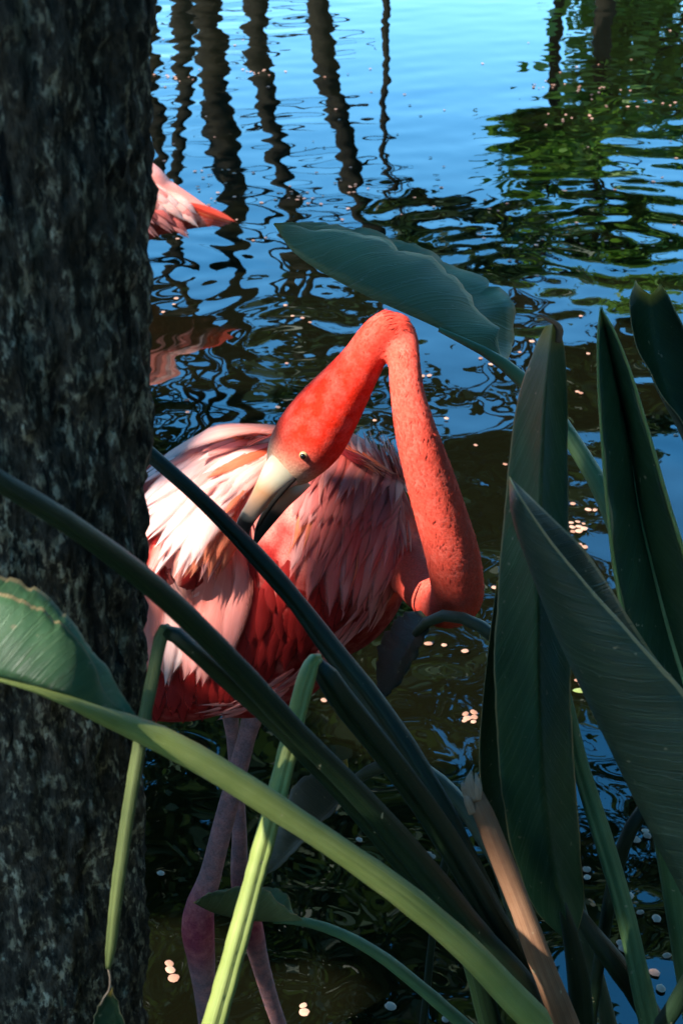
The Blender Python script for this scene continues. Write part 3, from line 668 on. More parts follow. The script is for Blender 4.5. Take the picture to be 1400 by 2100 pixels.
def far_flamingo():
    Y = 4.70; base = at(150, 640, Y); base.z = 0
    t = thing('flamingo', 'second flamingo wading farther out, only its tail end past the tree trunk', 'flamingo', base)
    pieces = []; samples = []
    E = [px_ell(255, 410, Y, 105, 92, .12, 0), px_ell(140, 405, Y, 95, 80, .11, 0)]
    tp = px_path([(240, 412, Y, 86), (300, 418, Y, 72), (350, 428, Y, 52), (395, 438, Y, 33), (440, 450, Y, 15)], 20); pieces.append(tube(tp[:, :3], tp[:, 3], 18)[:2])
    for v in tube(tp[:, :3], tp[:, 3], 8)[0]: samples.append((list(v), 0., (.78, .26, .20) if v[2] > np.interp(v[0], tp[:, 0], tp[:, 2]) - .02 else (.22, .02, .015)))  # dark tint below stands in for shadow under the tail end
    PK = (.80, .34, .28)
    for c, r, rot in E:
        pieces.append(ellipsoid(c, r, rot))
        for v in ellipsoid(c, r, rot, 10, 8)[0]: samples.append((list(v), 0., PK if v[2] > c.z - .03 else (.25, .02, .015)))  # underside shadow painted as dark red, pink on top
    nk = px_path([(75, 400, Y, 30), (40, 380, Y, 22), (20, 300, Y, 17), (45, 220, Y, 15), (80, 150, Y, 14), (70, 90, Y, 14), (40, 75, Y, 17), (15, 85, Y, 20), (-5, 100, Y, 12)], 50)
    pieces.append(tube(nk[:, :3], nk[:, 3], 14)[:2]); samples += [(list(a[:3]), a[3], NECK) for a in nk]
    for dx, dy in ((.02, -.05), (.0, .06)):
        c = E[0][0]; P = spline([[c.x + dx, c.y + dy, c.z - .08], [c.x + dx, c.y + dy, -.34]], 12); pieces.append(tube(P, .014, 10)[:2]); samples += [(list(p), .014, LEG) for p in P]
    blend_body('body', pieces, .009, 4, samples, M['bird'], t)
    bl = px_path([(0, 96, Y, 13), (-18, 112, Y, 11), (-26, 135, Y, 8), (-20, 152, Y, 3)], 14); V, Fc, uv = tube(bl[:, :3], bl[:, 3], 10)
    mesh('bill', V, Fc, M['bill'], t, uv, colr=np.repeat(np.where(np.arange(14)[:, None] < 7, [PALE], [(.02, .02, .02)]), 10, 0))
    wing = thing_part('wing', t)
    def fth(a, b, c, w, mat, k=8, n=(0, -.85, .5), prof='round', name='feather', dy=0):
        P = spline([list(at(*a)), list(at(*b)), list(at(*c))], k); P[:, 1] += dy; Nn = np.tile(np.array(n, dtype=float), (k, 1)); Nn /= np.linalg.norm(Nn, axis=1)[:, None]
        V, Fc, uv = feather_mesh(P, Nn, w / scale_at(Vector(P[k//2])), .004, k, prof); mesh(name, V, Fc, M[mat], wing if name == 'feather' else t, uv)
    y0 = Y - .125
    for i in range(34):                                        # flank and back feathers sweep down to the tail
        s = random.random(); x = 235 + 130 * s; cy = 412 + 22 * s; hw = 84 - 44 * s; v_ = random.uniform(-.85, .35); y = cy + hw * v_
        L = random.uniform(60, 95) * (1 - .3 * s); yy = Y - hw / 610 * math.sqrt(max(.05, 1 - v_ * v_)) - .006 * random.random()
        fth((x - 25, y - 14, yy), (x + L * .42, y + L * .26, yy - .006), (x + L * .80, y + L * .62, yy + .010), random.uniform(8, 13), random.choice(['f_white', 'f_white', 'f_pink', 'f_pale'] if v_ < -.1 else ['f_pink', 'f_rose', 'f_pale']))  # whiter tints high up, duller below, follow the lit top
    for i in range(8):                                         # tail
        f = i / 7
        fth((385, 416 + 30 * f, Y - .05 + .02 * f), (435, 432 + 26 * f, Y - .04 + .02 * f), (484 - 26 * f, 456 + 10 * f, Y - .02 + .02 * f), 9, ['f_red', 'f_red', 'f_orange', 'f_red', 'f_rose', 'f_red', 'f_rose', 'f_red'][i], n=(0.1, -.7, .7), name='tail_feather')
    return t
far_flamingo()

# ------------------------------------------------------------------ bird-of-paradise leaves and stalks
ROOT = Vector((.42, .74, .06))
def groove(a, f): return 1 - .26 * math.exp(-((a - .42) / .26) ** 2) - .05 * math.exp(-((a - 5.6) / .3) ** 2) - .03 * math.cos(3 * a)
def stalk_tube(pts, n=60, prof=None, seg=16):
    A = px_path(pts, n); sd0 = pts[0][0] if not isinstance(pts[0][0], Vector) else 1
    for i in range(n): A[i, 3] *= 1 + .09 * noise.noise(Vector((i * .35, sd0 * .37, 0))) + .05 * noise.noise(Vector((i * 1.1, sd0 * .71, 5)))
    return tube(A[:, :3], A[:, 3], seg, prof)
def blade(t, eL, mid, eR, mat, n=56, arch=.0, ripple=.0, seed=0, m=7, thick=.0007, rag=0.):
    L, C, Rr = rail(eL, n), rail(mid, n), rail(eR, n); V = []; UV = []
    for i in range(n):
        f = i / (n - 1)
        for j in range(-m, m + 1):
            v = j / m; E = L if v < 0 else Rr; a = abs(v)
            T = C[min(i + 1, n - 1)] - C[max(i - 1, 0)]; sd_ = (E[i] - C[i]); nn = np.cross(T, sd_) * (1 if v < 0 else -1); ln = np.linalg.norm(nn); nn = nn / ln if ln > 1e-9 else nn * 0
            wd = np.linalg.norm(sd_); s_ = a
            if rag: s_ = a * (1 - rag * (a ** 3) * max(0, noise.fractal(Vector((f * 26, seed, v * .6)), .7, 2.1, 4) + .1))
            p = C[i] + sd_ * s_ + nn * (arch * wd * 4 * a * (1 - a) * .5)
            p = p + nn * ripple * (a ** 2.0) * noise.noise(Vector((f * 11, seed + (3 if v < 0 else 8), 0)))
            V.append(p); UV.append((f, .5 + v / 2))
    q = 2 * m + 1; Fc = [(i*q + j, i*q + j + 1, (i+1)*q + j + 1, (i+1)*q + j) for i in range(n - 1) for j in range(2 * m)]
    o = mesh('blade', V, Fc, mat, t, UV); md = o.modifiers.new('thickness', 'SOLIDIFY'); md.thickness = thick; md.offset = 0
    return o
def midrib(t, mid, r0, r1, mat, n=40, off=.0008):
    P = rail(mid, n); P = P + np.array([0, -off, off]); V, Fc, uv = tube(P, np.linspace(r0, r1, n), 8); return mesh('midrib', V, Fc, mat, t, uv)
def petiole(t, pts, mat, prof=None, n=60, name='petiole', seg=28):
    V, Fc, uv = stalk_tube(pts, n, prof, seg); return mesh(name, V, Fc, mat, t, uv)
def plant(name, label, cat='leaf', dx=0, dy=0, group=None):
    return thing(name, label, cat, ROOT + Vector((dx, dy, 0)), group)
def root(dx=0, dy=0, r=.011): return (ROOT + Vector((dx, dy, -.02)), r)

# upper leaf above the flamingo's neck, folded lengthwise
t = plant('strelitzia_leaf', 'broad grey-green folded leaf with wavy torn base above the flamingo neck', dx=.06, dy=.18)
mid = [(561, 459, 1.36), (600, 515, 1.34), (660, 558, 1.32), (750, 606, 1.29), (870, 660, 1.26), (960, 703, 1.24), (1020, 735, 1.23), (1036, 748, 1.225)]
blade(t, [(563, 458, 1.36), (630, 466, 1.385), (720, 476, 1.40), (820, 500, 1.40), (900, 540, 1.38), (955, 588, 1.34), (985, 645, 1.30), (1024, 672, 1.26), (1020, 700, 1.245), (1034, 746, 1.228)], mid,
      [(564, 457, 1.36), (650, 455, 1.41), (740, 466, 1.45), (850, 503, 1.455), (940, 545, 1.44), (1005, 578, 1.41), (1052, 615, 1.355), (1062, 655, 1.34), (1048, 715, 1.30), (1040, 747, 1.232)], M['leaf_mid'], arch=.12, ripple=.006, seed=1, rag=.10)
petiole(t, [(900, 676, 1.25, 5), (1005, 728, 1.228, 11), (1060, 770, 1.215, 15), (1120, 830, 1.20, 17), (1180, 915, 1.17, 18), (1245, 1030, 1.13, 20), (1290, 1180, 1.08, 21), (1320, 1450, 1.0, 22), root(.06, .18)], M['stem_mid'])
# tall upright leaf
t = plant('strelitzia_leaf', 'tallest upright blue-green leaf with curled brown tip, beside the preening flamingo', dx=-.02, dy=.04)
mid = [(1132, 664, .96), (1128, 700, .945), (1118, 800, .93), (1112, 920, .92), (1106, 1080, .905), (1102, 1250, .89), (1103, 1420, .88), (1112, 1600, .87), (1130, 1760, .865), (1158, 1880, .86), (1168, 1935, .86)]
blade(t, [(1118, 668, .965), (1098, 705, .97), (1073, 775, .965), (1054, 860, .96), (1041, 970, .95), (1030, 1090, .94), (1016, 1250, .925), (1012, 1390, .915), (1019, 1520, .905), (1031, 1650, .90), (1056, 1770, .89), (1100, 1870, .88), (1160, 1930, .865)], mid,
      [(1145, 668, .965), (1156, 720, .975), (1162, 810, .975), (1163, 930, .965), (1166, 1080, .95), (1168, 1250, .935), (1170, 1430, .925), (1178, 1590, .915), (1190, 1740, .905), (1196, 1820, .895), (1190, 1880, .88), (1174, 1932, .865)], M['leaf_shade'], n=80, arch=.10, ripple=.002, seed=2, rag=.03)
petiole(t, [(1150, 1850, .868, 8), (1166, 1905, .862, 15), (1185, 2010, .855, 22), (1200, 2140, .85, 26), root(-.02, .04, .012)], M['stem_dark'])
V, Fc, uv = stalk_tube([(1142, 700, .962, 9), (1146, 676, .962, 8), (1136, 662, .962, 6), (1120, 653, .962, 3.5), (1103, 644, .962, .8)], 24); mesh('curled_tip', V, Fc, M['stem_brown'], t, uv)
# right-hand leaf with pale midrib
t = plant('strelitzia_leaf', 'dark leaf with long pale midrib and spiky tip, open face showing', dx=.07, dy=.06)
mid = [(1231, 634, 1.03), (1240, 690, 1.035), (1262, 785, 1.03), (1288, 900, 1.02), (1306, 1030, 1.0), (1335, 1160, .98), (1368, 1290, .96), (1408, 1420, .94), (1450, 1560, .92)]
blade(t, [(1230, 632, 1.03), (1225, 690, 1.005), (1226, 790, .985), (1233, 900, .97), (1243, 1020, .955), (1257, 1150, .94), (1280, 1270, .925), (1320, 1400, .91), (1440, 1570, .915)], mid,
      [(1233, 632, 1.03), (1255, 672, 1.01), (1287, 750, 1.0), (1315, 840, .99), (1345, 945, .975), (1372, 1040, .96), (1400, 1130, .945), (1440, 1270, .93), (1460, 1550, .915)], M['leaf_dark'], n=70, arch=-.18, ripple=.003, seed=3)
midrib(t, mid, .0012, .0046, M['rib'], off=.002)
for e in ([(1230, 634, 1.028), (1225, 690, 1.003), (1226, 790, .983), (1233, 900, .968), (1243, 1020, .953), (1257, 1150, .938), (1280, 1270, .923), (1320, 1400, .908)], [(1233, 634, 1.028), (1255, 672, 1.008), (1287, 750, .998), (1315, 840, .988), (1345, 945, .973), (1372, 1040, .958), (1400, 1130, .943), (1440, 1270, .928)]):
    P = rail(e, 50); V, Fc, uv = tube(P, np.linspace(.0007, .0022, 50), 8); mesh('lit_margin', V, Fc, M['stem_sun'], t, uv)  # bright tubes put rim light into the leaf edges
petiole(t, [(1450, 1560, .92, 18), (1470, 1800, .88, 22), root(.07, .06)], M['stem_dark'])
# front leaf crossing in front
t = plant('strelitzia_leaf', 'smooth grey-green pointed leaf with yellow tip crossing in front of the tallest leaf', dx=.12, dy=-.04)
mid = [(1043, 978, .80), (1050, 1060, .795), (1085, 1165, .79), (1132, 1285, .78), (1185, 1400, .77), (1245, 1525, .76), (1310, 1660, .75), (1380, 1800, .74), (1450, 1930, .73)]
blade(t, [(1044, 977, .80), (1068, 1020, .775), (1130, 1110, .765), (1215, 1212, .755), (1275, 1278, .745), (1340, 1350, .735), (1410, 1430, .73), (1500, 1560, .72), (1560, 1800, .72)], mid,
      [(1046, 977, .80), (1075, 1008, .83), (1135, 1065, .835), (1200, 1130, .835), (1250, 1205, .835), (1300, 1285, .83), (1360, 1370, .82), (1470, 1500, .81), (1540, 1700, .77)], M['leaf_grey'], n=70, arch=.14, ripple=.001, seed=4)
petiole(t, [(1450, 1930, .73, 16), (1480, 2080, .72, 22), root(.12, -.04)], M['stem_dark'])
# far right leaf, notched
t = plant('strelitzia_leaf', 'dark green leaf with notched, rolled top', dx=.16, dy=.14)
mid = [(1332, 604, 1.16), (1338, 660, 1.155), (1352, 740, 1.14), (1385, 850, 1.12), (1430, 980, 1.09), (1480, 1150, 1.05)]
blade(t, [(1302, 574, 1.15), (1290, 620, 1.13), (1299, 690, 1.12), (1325, 755, 1.11), (1365, 820, 1.095), (1410, 890, 1.08), (1475, 1150, 1.05)], mid,
      [(1352, 581, 1.15), (1372, 615, 1.14), (1396, 660, 1.13), (1425, 740, 1.12), (1460, 850, 1.10), (1490, 980, 1.08), (1488, 1150, 1.05)], M['leaf_dark'], arch=.2, ripple=.002, seed=5)
petiole(t, [(1480, 1150, 1.05, 14), (1500, 1500, .98, 18), root(.16, .14)], M['stem_dark'])
# dark leaf edge behind the tall leaf
t = plant('strelitzia_leaf', 'very dark narrow leaf half hidden behind the tallest leaf', dx=-.05, dy=.10)
mid = [(1022, 1190, 1.0), (1020, 1350, .99), (1022, 1500, .98), (1030, 1640, .97), (1050, 1760, .96)]
blade(t, [(1018, 1192, 1.0), (1002, 1320, .98), (989, 1440, .97), (982, 1560, .96), (992, 1650, .955), (1040, 1758, .958)], mid, [(1026, 1192, 1.0), (1050, 1350, .99), (1065, 1500, .98), (1068, 1640, .97), (1060, 1758, .962)], M['leaf_dark'], seed=6, arch=.1)
petiole(t, [(1050, 1760, .96, 10), (1090, 1950, .92, 13), root(-.05, .10)], M['stem_dark'])
# left sunlit leaf and its stout petiole
t = plant('strelitzia_leaf', 'sunlit green leaf with ragged dry edge and thick yellow-green stalk against the trunk', dx=-.08, dy=-.08)
mid = [(-260, 1330, .585), (-160, 1352, .587), (-60, 1378, .59), (40, 1404, .595), (120, 1428, .602), (200, 1460, .615), (262, 1488, .63)]
blade(t, [(-262, 1328, .585), (-180, 1230, .607), (-80, 1208, .612), (20, 1219, .615), (90, 1248, .618), (150, 1300, .62), (192, 1362, .622), (212, 1420, .625), (240, 1448, .627), (268, 1470, .628)], mid,
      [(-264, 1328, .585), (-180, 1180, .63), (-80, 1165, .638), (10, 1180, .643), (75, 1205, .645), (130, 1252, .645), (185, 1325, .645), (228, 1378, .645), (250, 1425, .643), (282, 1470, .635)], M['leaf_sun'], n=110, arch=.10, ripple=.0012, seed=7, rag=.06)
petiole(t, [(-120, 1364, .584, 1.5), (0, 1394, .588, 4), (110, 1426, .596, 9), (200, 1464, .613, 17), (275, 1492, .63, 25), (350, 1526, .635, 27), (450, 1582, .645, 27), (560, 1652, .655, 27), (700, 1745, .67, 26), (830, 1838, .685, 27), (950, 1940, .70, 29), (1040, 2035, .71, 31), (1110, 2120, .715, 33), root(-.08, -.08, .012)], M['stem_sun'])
# long dark petioles
t = plant('strelitzia_stalk', 'long straight dark green stalk rising behind the trunk, crossing the flamingo', 'stalk', -.1, .06)
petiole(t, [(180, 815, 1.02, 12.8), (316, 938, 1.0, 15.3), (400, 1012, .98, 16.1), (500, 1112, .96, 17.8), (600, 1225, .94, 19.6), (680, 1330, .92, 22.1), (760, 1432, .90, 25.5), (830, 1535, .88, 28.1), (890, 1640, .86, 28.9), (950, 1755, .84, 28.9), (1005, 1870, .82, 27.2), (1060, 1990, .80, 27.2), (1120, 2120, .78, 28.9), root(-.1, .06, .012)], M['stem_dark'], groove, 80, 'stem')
t = plant('strelitzia_stalk', 'long dark green stalk passing in front of the trunk and the flamingo wing', 'stalk', -.12, 0)
petiole(t, [(-120, 915, .60, 22.1), (0, 986, .61, 22.9), (150, 1078, .625, 22.9), (300, 1190, .65, 23.8), (420, 1300, .68, 23.8), (520, 1405, .70, 22.9), (600, 1492, .715, 22.1), (700, 1592, .73, 22.9), (800, 1700, .745, 25.5), (900, 1820, .755, 27.2), (1000, 1945, .765, 28.9), (1080, 2050, .77, 30.6), root(-.12, 0, .012)], M['stem_dark'], groove, 80, 'stem')
# folded stalks
t = plant('broken_stalk', 'snapped green stalk with long grooved end hanging beside the trunk', 'stalk', -.14, .02)
petiole(t, [(334, 1294, .715, 14.4), (345, 1290, .705, 17), (400, 1335, .71, 18.7), (470, 1398, .72, 19.6), (560, 1478, .73, 19.6), (650, 1570, .74, 20.4), (760, 1690, .755, 22.1), (860, 1805, .765, 22.9), (960, 1925, .775, 23.8), root(-.14, .02)], M['stem_dark'], groove, 60, 'stem')
petiole(t, [(346, 1285, .712, 7.8), (334, 1296, .712, 13.3), (315, 1380, .70, 13.3), (288, 1520, .68, 14), (263, 1670, .665, 13.7), (243, 1810, .652, 13.3), (228, 1940, .645, 10.9), (222, 1985, .643, 5.46)], M['stem_olive'], groove, 60, 'hanging_stem')
P = px_path([(222, 1982, .643, 3), (226, 2005, .643, 2), (224, 2030, .643, 2), (214, 2045, .642, 2), (206, 2062, .642, 1.5)], 20); V, Fc, uv = tube(P[:, :3], P[:, 3], 6); mesh('torn_fibre', V, Fc, M['torn'], t, uv)
t = plant('strelitzia_leaf', 'small dark drooping leaf scraps at the foot of the trunk', dx=-.5, dy=-.02)
mid = [(225, 2035, 0.655), (232, 2060, 0.650), (240, 2100, 0.645), (245, 2160, 0.640), (250, 2230, 0.635)]
blade(t, [(222, 2032, 0.655), (205, 2055, 0.645), (192, 2085, 0.640), (188, 2140, 0.635), (215, 2230, 0.630)], mid, [(230, 2025, 0.655), (243, 2060, 0.650), (258, 2100, 0.645), (270, 2150, 0.640), (268, 2230, 0.635)], M['leaf_dark'], n=24, arch=.25, ripple=.004, seed=9, rag=.2)
petiole(t, [(248, 2200, 0.637, 8), (ROOT + Vector((-.5, -.02, 0)), .004)], M['stem_dark'])
t = plant('broken_stalk', 'snapped stalk folded to a sharp peak, bright grooved end hanging over the flamingo legs', 'stalk', -.06, .04)
petiole(t, [(640, 1352, .80, 14), (654, 1362, .795, 20), (700, 1432, .80, 26), (770, 1520, .805, 26), (850, 1625, .81, 26), (930, 1745, .81, 27), (1000, 1865, .80, 28), (1070, 2000, .79, 28), root(-.06, .04)], M['stem_dark'], groove, 60, 'stem')
petiole(t, [(655, 1350, .79, 10.6), (640, 1358, .785, 16.7), (612, 1450, .765, 19.4), (578, 1590, .735, 21.1), (542, 1725, .71, 22), (503, 1870, .685, 22.9), (470, 1990, .665, 23.8), (432, 2125, .645, 24.6), (405, 2220, .635, 17.6)], M['stem_sun'], groove, 70, 'hanging_stem')  # same stalk in a lighter green, sunlight put into the colour
# dry brown stalk
t = plant('dry_stalk', 'dry brown cut stalk with shredded top', 'stalk', -.03, -.02)
petiole(t, [(968, 1618, .80, 17), (985, 1655, .795, 21), (1025, 1755, .785, 23), (1065, 1855, .775, 24), (1105, 1965, .765, 25), (1145, 2065, .755, 27), (1175, 2150, .75, 28), root(-.03, -.02)], M['stem_brown'], None, 50, 'stem')
for (a, b, c_, w_) in (((972, 1640), (962, 1605), (966, 1580), 12), ((960, 1640), (950, 1612), (945, 1606), 8), ((978, 1640), (980, 1612), (975, 1585), 9), ((968, 1668), (958, 1640), (952, 1622), 9)):
    P = px_path([(*a, .79, w_), (*b, .787, w_ * .9), (*c_, .79, 2)], 10); V, Fc, uv = tube(P[:, :3], P[:, 3], 7, flat=.35); mesh('shred', V, Fc, M['torn'], t, uv)
# small leaf on a thin stem
t = plant('strelitzia_leaf', 'small olive-green leaf on thin stem in front of the flamingo legs', dx=-.1, dy=.14)
mid = [(397, 1851, .90), (440, 1872, .90), (500, 1886, .895), (560, 1890, .89), (622, 1890, .89)]
blade(t, [(398, 1850, .90), (440, 1829, .885), (500, 1820, .88), (550, 1822, .877), (562, 1842, .877), (580, 1858, .88), (602, 1872, .885), (622, 1888, .889)], mid, [(399, 1850, .90), (440, 1826, .92), (510, 1817, .92), (570, 1822, .915), (590, 1835, .91), (598, 1862, .905), (606, 1876, .90), (624, 1888, .892)], M['leaf_mid'], n=50, arch=.15, ripple=.004, seed=10, rag=.1)
petiole(t, [(560, 1890, .89, 4), (622, 1890, .89, 9), (700, 1915, .885, 11), (780, 1960, .88, 12), (850, 2015, .875, 13), (920, 2075, .87, 14), (980, 2135, .865, 15), root(-.1, .14, .008)], M['stem_mid'])
# drooping dull leaves near the water
t = plant('drooping_leaf', 'dull olive leaf bent over and hanging towards the water behind the stalks', dx=-.06, dy=.2)
petiole(t, [(715, 1625, 1.13, 9), (735, 1596, 1.12, 12), (775, 1574, 1.11, 14), (830, 1566, 1.10, 15), (880, 1588, 1.09, 16), (930, 1632, 1.07, 17), (975, 1690, 1.05, 18), (1030, 1790, 1.02, 18), root(-.06, .2)], M['stem_dull'])
mid = [(722, 1612, 1.13), (690, 1650, 1.135), (650, 1690, 1.14), (610, 1730, 1.15), (570, 1770, 1.16), (545, 1795, 1.165)]
blade(t, [(730, 1600, 1.13), (700, 1645, 1.12), (660, 1688, 1.12), (615, 1735, 1.13), (580, 1772, 1.15), (544, 1797, 1.165)], mid, [(712, 1556, 1.15), (670, 1566, 1.17), (625, 1590, 1.18), (592, 1630, 1.19), (570, 1690, 1.185), (544, 1793, 1.165)], M['leaf_dull'], n=30, arch=.1, ripple=.003, seed=11, rag=.1)
t = plant('drooping_leaf', 'dark leaf arching over below the flamingo neck loop, tip trailing', dx=.0, dy=.24)
petiole(t, [(850, 1300, 1.07, 8), (880, 1272, 1.065, 12), (915, 1262, 1.06, 13), (955, 1270, 1.05, 13), (1000, 1295, 1.04, 14), (1045, 1345, 1.03, 14), (1090, 1500, 1.0, 14), root(.0, .24)], M['stem_dull'])
mid = [(885, 1272, 1.068), (850, 1310, 1.075), (820, 1360, 1.085), (800, 1400, 1.09), (775, 1440, 1.10)]
blade(t, [(892, 1268, 1.065), (872, 1310, 1.06), (845, 1360, 1.065), (815, 1410, 1.08), (776, 1441, 1.10)], mid, [(862, 1252, 1.09), (818, 1262, 1.11), (785, 1300, 1.12), (770, 1370, 1.12), (774, 1439, 1.10)], M['leaf_dull'], n=30, arch=.1, ripple=.006, seed=12, rag=.25)
# lower right stalks
def stalk(label, pts, mat, dx, dy, prof=None, r=.010):
    t = plant('strelitzia_stalk', label, 'stalk', dx, dy); petiole(t, pts + [root(dx, dy, r)], M[mat], prof, 50, 'stem'); return t
stalk('grey-green grooved stalk right of the tallest leaf, leaning to the left', [(1130, 1330, .99, 10), (1160, 1440, .97, 14), (1182, 1545, .955, 17), (1212, 1645, .94, 19), (1250, 1765, .92, 20), (1280, 1870, .905, 20), (1305, 1980, .89, 21), (1335, 2120, .87, 22)], 'stem_mid', .02, .08, groove)
stalk('nearly black curved stalk arching over to the right', [(1480, 1640, 1.0, 14), (1400, 1618, .985, 14), (1340, 1640, .97, 15), (1292, 1700, .96, 15), (1262, 1790, .95, 14), (1240, 1900, .94, 13), (1222, 2010, .93, 13), (1212, 2120, .92, 13)], 'stem_dark', -.02, .16)
stalk('short dark green stalk slanting down from the foot of the tallest leaf', [(1170, 1850, .93, 12), (1210, 1910, .92, 18), (1260, 1975, .91, 22), (1310, 2045, .90, 24), (1350, 2120, .885, 24)], 'stem_dark', .05, .04)
stalk('thin dark stem standing upright in the water left of the dry stalk', [(960, 1620, 1.12, 9), (945, 1665, 1.115, 10), (925, 1725, 1.11, 10), (900, 1830, 1.10, 9), (884, 1940, 1.09, 8), (874, 2040, 1.08, 8), (866, 2130, 1.07, 8)], 'stem_dark', -.3, .30, None, .004)
stalk('dark stalk leaning right beside the arching black one', [(1500, 1880, .86, 14), (1430, 1980, .85, 17), (1385, 2060, .845, 18), (1350, 2130, .84, 19)], 'stem_dark', .0, -.02)

# ------------------------------------------------------------------ shade: unseen limbs and crown of the near tree, shaped to block light, gaps cut for the sun
LIT = [(at(350, 980, 1.2), .035), (at(420, 950, 1.22), .03), (at(490, 920, 1.22), .02), (at(340, 1070, 1.2), .03), (at(410, 1040, 1.19), .0), (at(330, 1160, 1.2), .02), (at(390, 1140, 1.19), .005), (at(380, 1230, 1.2), .0), (at(430, 1260, 1.2), -.01), (at(340, 1310, 1.2), .015), (at(540, 1005, 1.08), .005), (at(520, 1040, 1.08), -.005), (at(560, 965, 1.08), -.005), (at(430, 915, 1.25), .03), (at(520, 885, 1.25), .02), (at(590, 880, 1.08), .01), (at(665, 800, 1.08), .015), (at(770, 690, 1.1), .03), (at(845, 850, 1.06), .02), (at(880, 960, 1.05), .02), (at(905, 1060, 1.05), .02), (at(830, 760, 1.08), .01),
       (at(330, 400, 4.62), .22), (at(420, 430, 4.65), .12), (at(300, 1505, .63), .01), (at(400, 1555, .64), .015), (at(500, 1612, .65), .01), (at(590, 1680, .655), .005), (at(540, 1740, .71), .01), (at(490, 1920, .68), .01), (at(440, 2080, .65), .02),
       (at(120, 1240, .645), -.01), (at(60, 1350, .60), .01), (at(140, 1390, .61), .0), (at(215, 1380, .63), .0), (at(225, 1440, .63), .0), (water_at(350, 2060), .10), (water_at(330, 1980), .07),
       (water_at(1200, 1790), .03), (water_at(950, 1400), .22), (water_at(620, 2070), .06), (water_at(1190, 1090), .35), (water_at(960, 900), .3), (water_at(600, 650), .5), (water_at(1200, 700), .5)]
def keep(P, mg=.04):
    k = np.ones(len(P), dtype=bool); s = np.array(SUN)
    for c, r in LIT:
        d = P - np.array(c); h = d @ s; pd = np.linalg.norm(d - h[:, None] * s, axis=1); k &= ~((pd < r + mg) & (h > 0))
    return k
Vs = []; Fs = []; o = 0
tgt = at(600, 1200, 1.2)
for c, rad, n, sd_, nc_ in ((tgt + SUN * 5.2, (2.2, 1.9, 1.1), 62000, 31, 420), (tgt + SUN * 6.8 + Vector((.6, 2.2, .2)), (2.2, 1.8, 1.0), 24000, 32, 200), (Vector((.1, .2, 6.6)), (2.6, 2.4, 1.2), 24000, 33, 160), (Vector((-.2, 3.1, 6.7)), (3.4, 2.2, 1.1), 44000, 34, 260), (Vector((2.6, 1.2, 6.0)), (1.8, 2.4, 1.1), 24000, 36, 160), (tgt + SUN * 5.5 + Vector((-1.2, 4.4, .4)), (1.6, 1.6, .8), 6000, 35, 90)):  # leaf clouds placed to cut sun and overhead sky light
    v, f = leaf_cloud(n, c, rad, .20, .09, sd_, keep, nc_); Vs.append(v); Fs.append(f + o); o += len(v)
quick_mesh('crown', np.concatenate(Vs), np.concatenate(Fs), M['fol_b'], tree)
for e in (Vector((-2.2, -1.2, 5.0)), Vector((.8, .6, 6.2)), Vector((-1.2, 2.6, 6.6)), Vector((-3.4, 1.8, 5.6)), Vector((1.6, -.8, 6.4))):
    m_ = tree_top.lerp(e, .45) + Vector((0, 0, .5)); P = spline([list(tree_top - Vector((0, 0, .2))), list(m_), list(e)], 20)
    V, Fc, uv = tube(P, np.linspace(.075, .02, 20), 10); mesh('limb', V, Fc, M['bark'], tree, uv)

def light_block_tree(label, base, crowns, seed):  # unseen trees added round the viewer to block sky fill
    t = thing('light_block_tree', label, 'tree', base); b = Vector(base); top = Vector(crowns[0][0])
    P = wobble(spline([list(b), list(b.lerp(top, .5) + Vector((.15, 0, 0))), list(top)], 24), .05, .5, seed); V, Fc, uv = tube(P, np.linspace(.14, .05, 24), 10); mesh('trunk', V, Fc, M['far_bark'], t, uv)
    Vs = []; Fs = []; o = 0
    for k, (c, rad, n) in enumerate(crowns):
        e = Vector(c); Q = spline([list(P[12]), list((Vector(P[12]) + e) / 2 + Vector((0, 0, .2))), list(e)], 10); v, f, u = tube(Q, np.linspace(.05, .015, 10), 7); mesh('limb', v, f, M['far_bark'], t, u)
        v, f = leaf_cloud(n, c, rad, .3, .26, seed * 5 + k, lambda Q: keep(Q, .13), 90); Vs.append(v); Fs.append(f + o); o += len(v)
    quick_mesh('crown', np.concatenate(Vs), np.concatenate(Fs), M['fol_b'], t)
light_block_tree('dense bushy tree added unseen behind the viewer to block sky light', (.6, -4.2, .1), [((.4, -4.2, 3.2), (2.6, 1.2, 2.4), 9000), ((.0, -4.0, 1.6), (2.4, 1.0, 1.3), 5000)], 51)
light_block_tree('dense bushy tree added unseen right of the leaf clump to block sky light', (4.0, -.6, .1), [((3.9, -.6, 3.2), (1.2, 2.4, 2.4), 9000), ((3.6, -.4, 1.5), (1.0, 2.2, 1.2), 5000), ((3.9, 2.4, 3.4), (1.0, 1.4, 2.2), 6000)], 52)
light_block_tree('dense bushy tree added unseen left of the lichen-flecked trunk to block sky light', (-4.2, .4, .1), [((-4.0, .2, 2.6), (1.1, 2.2, 1.7), 8000), ((-3.6, .5, 1.2), (1.0, 2.0, 1.0), 4000)], 53)

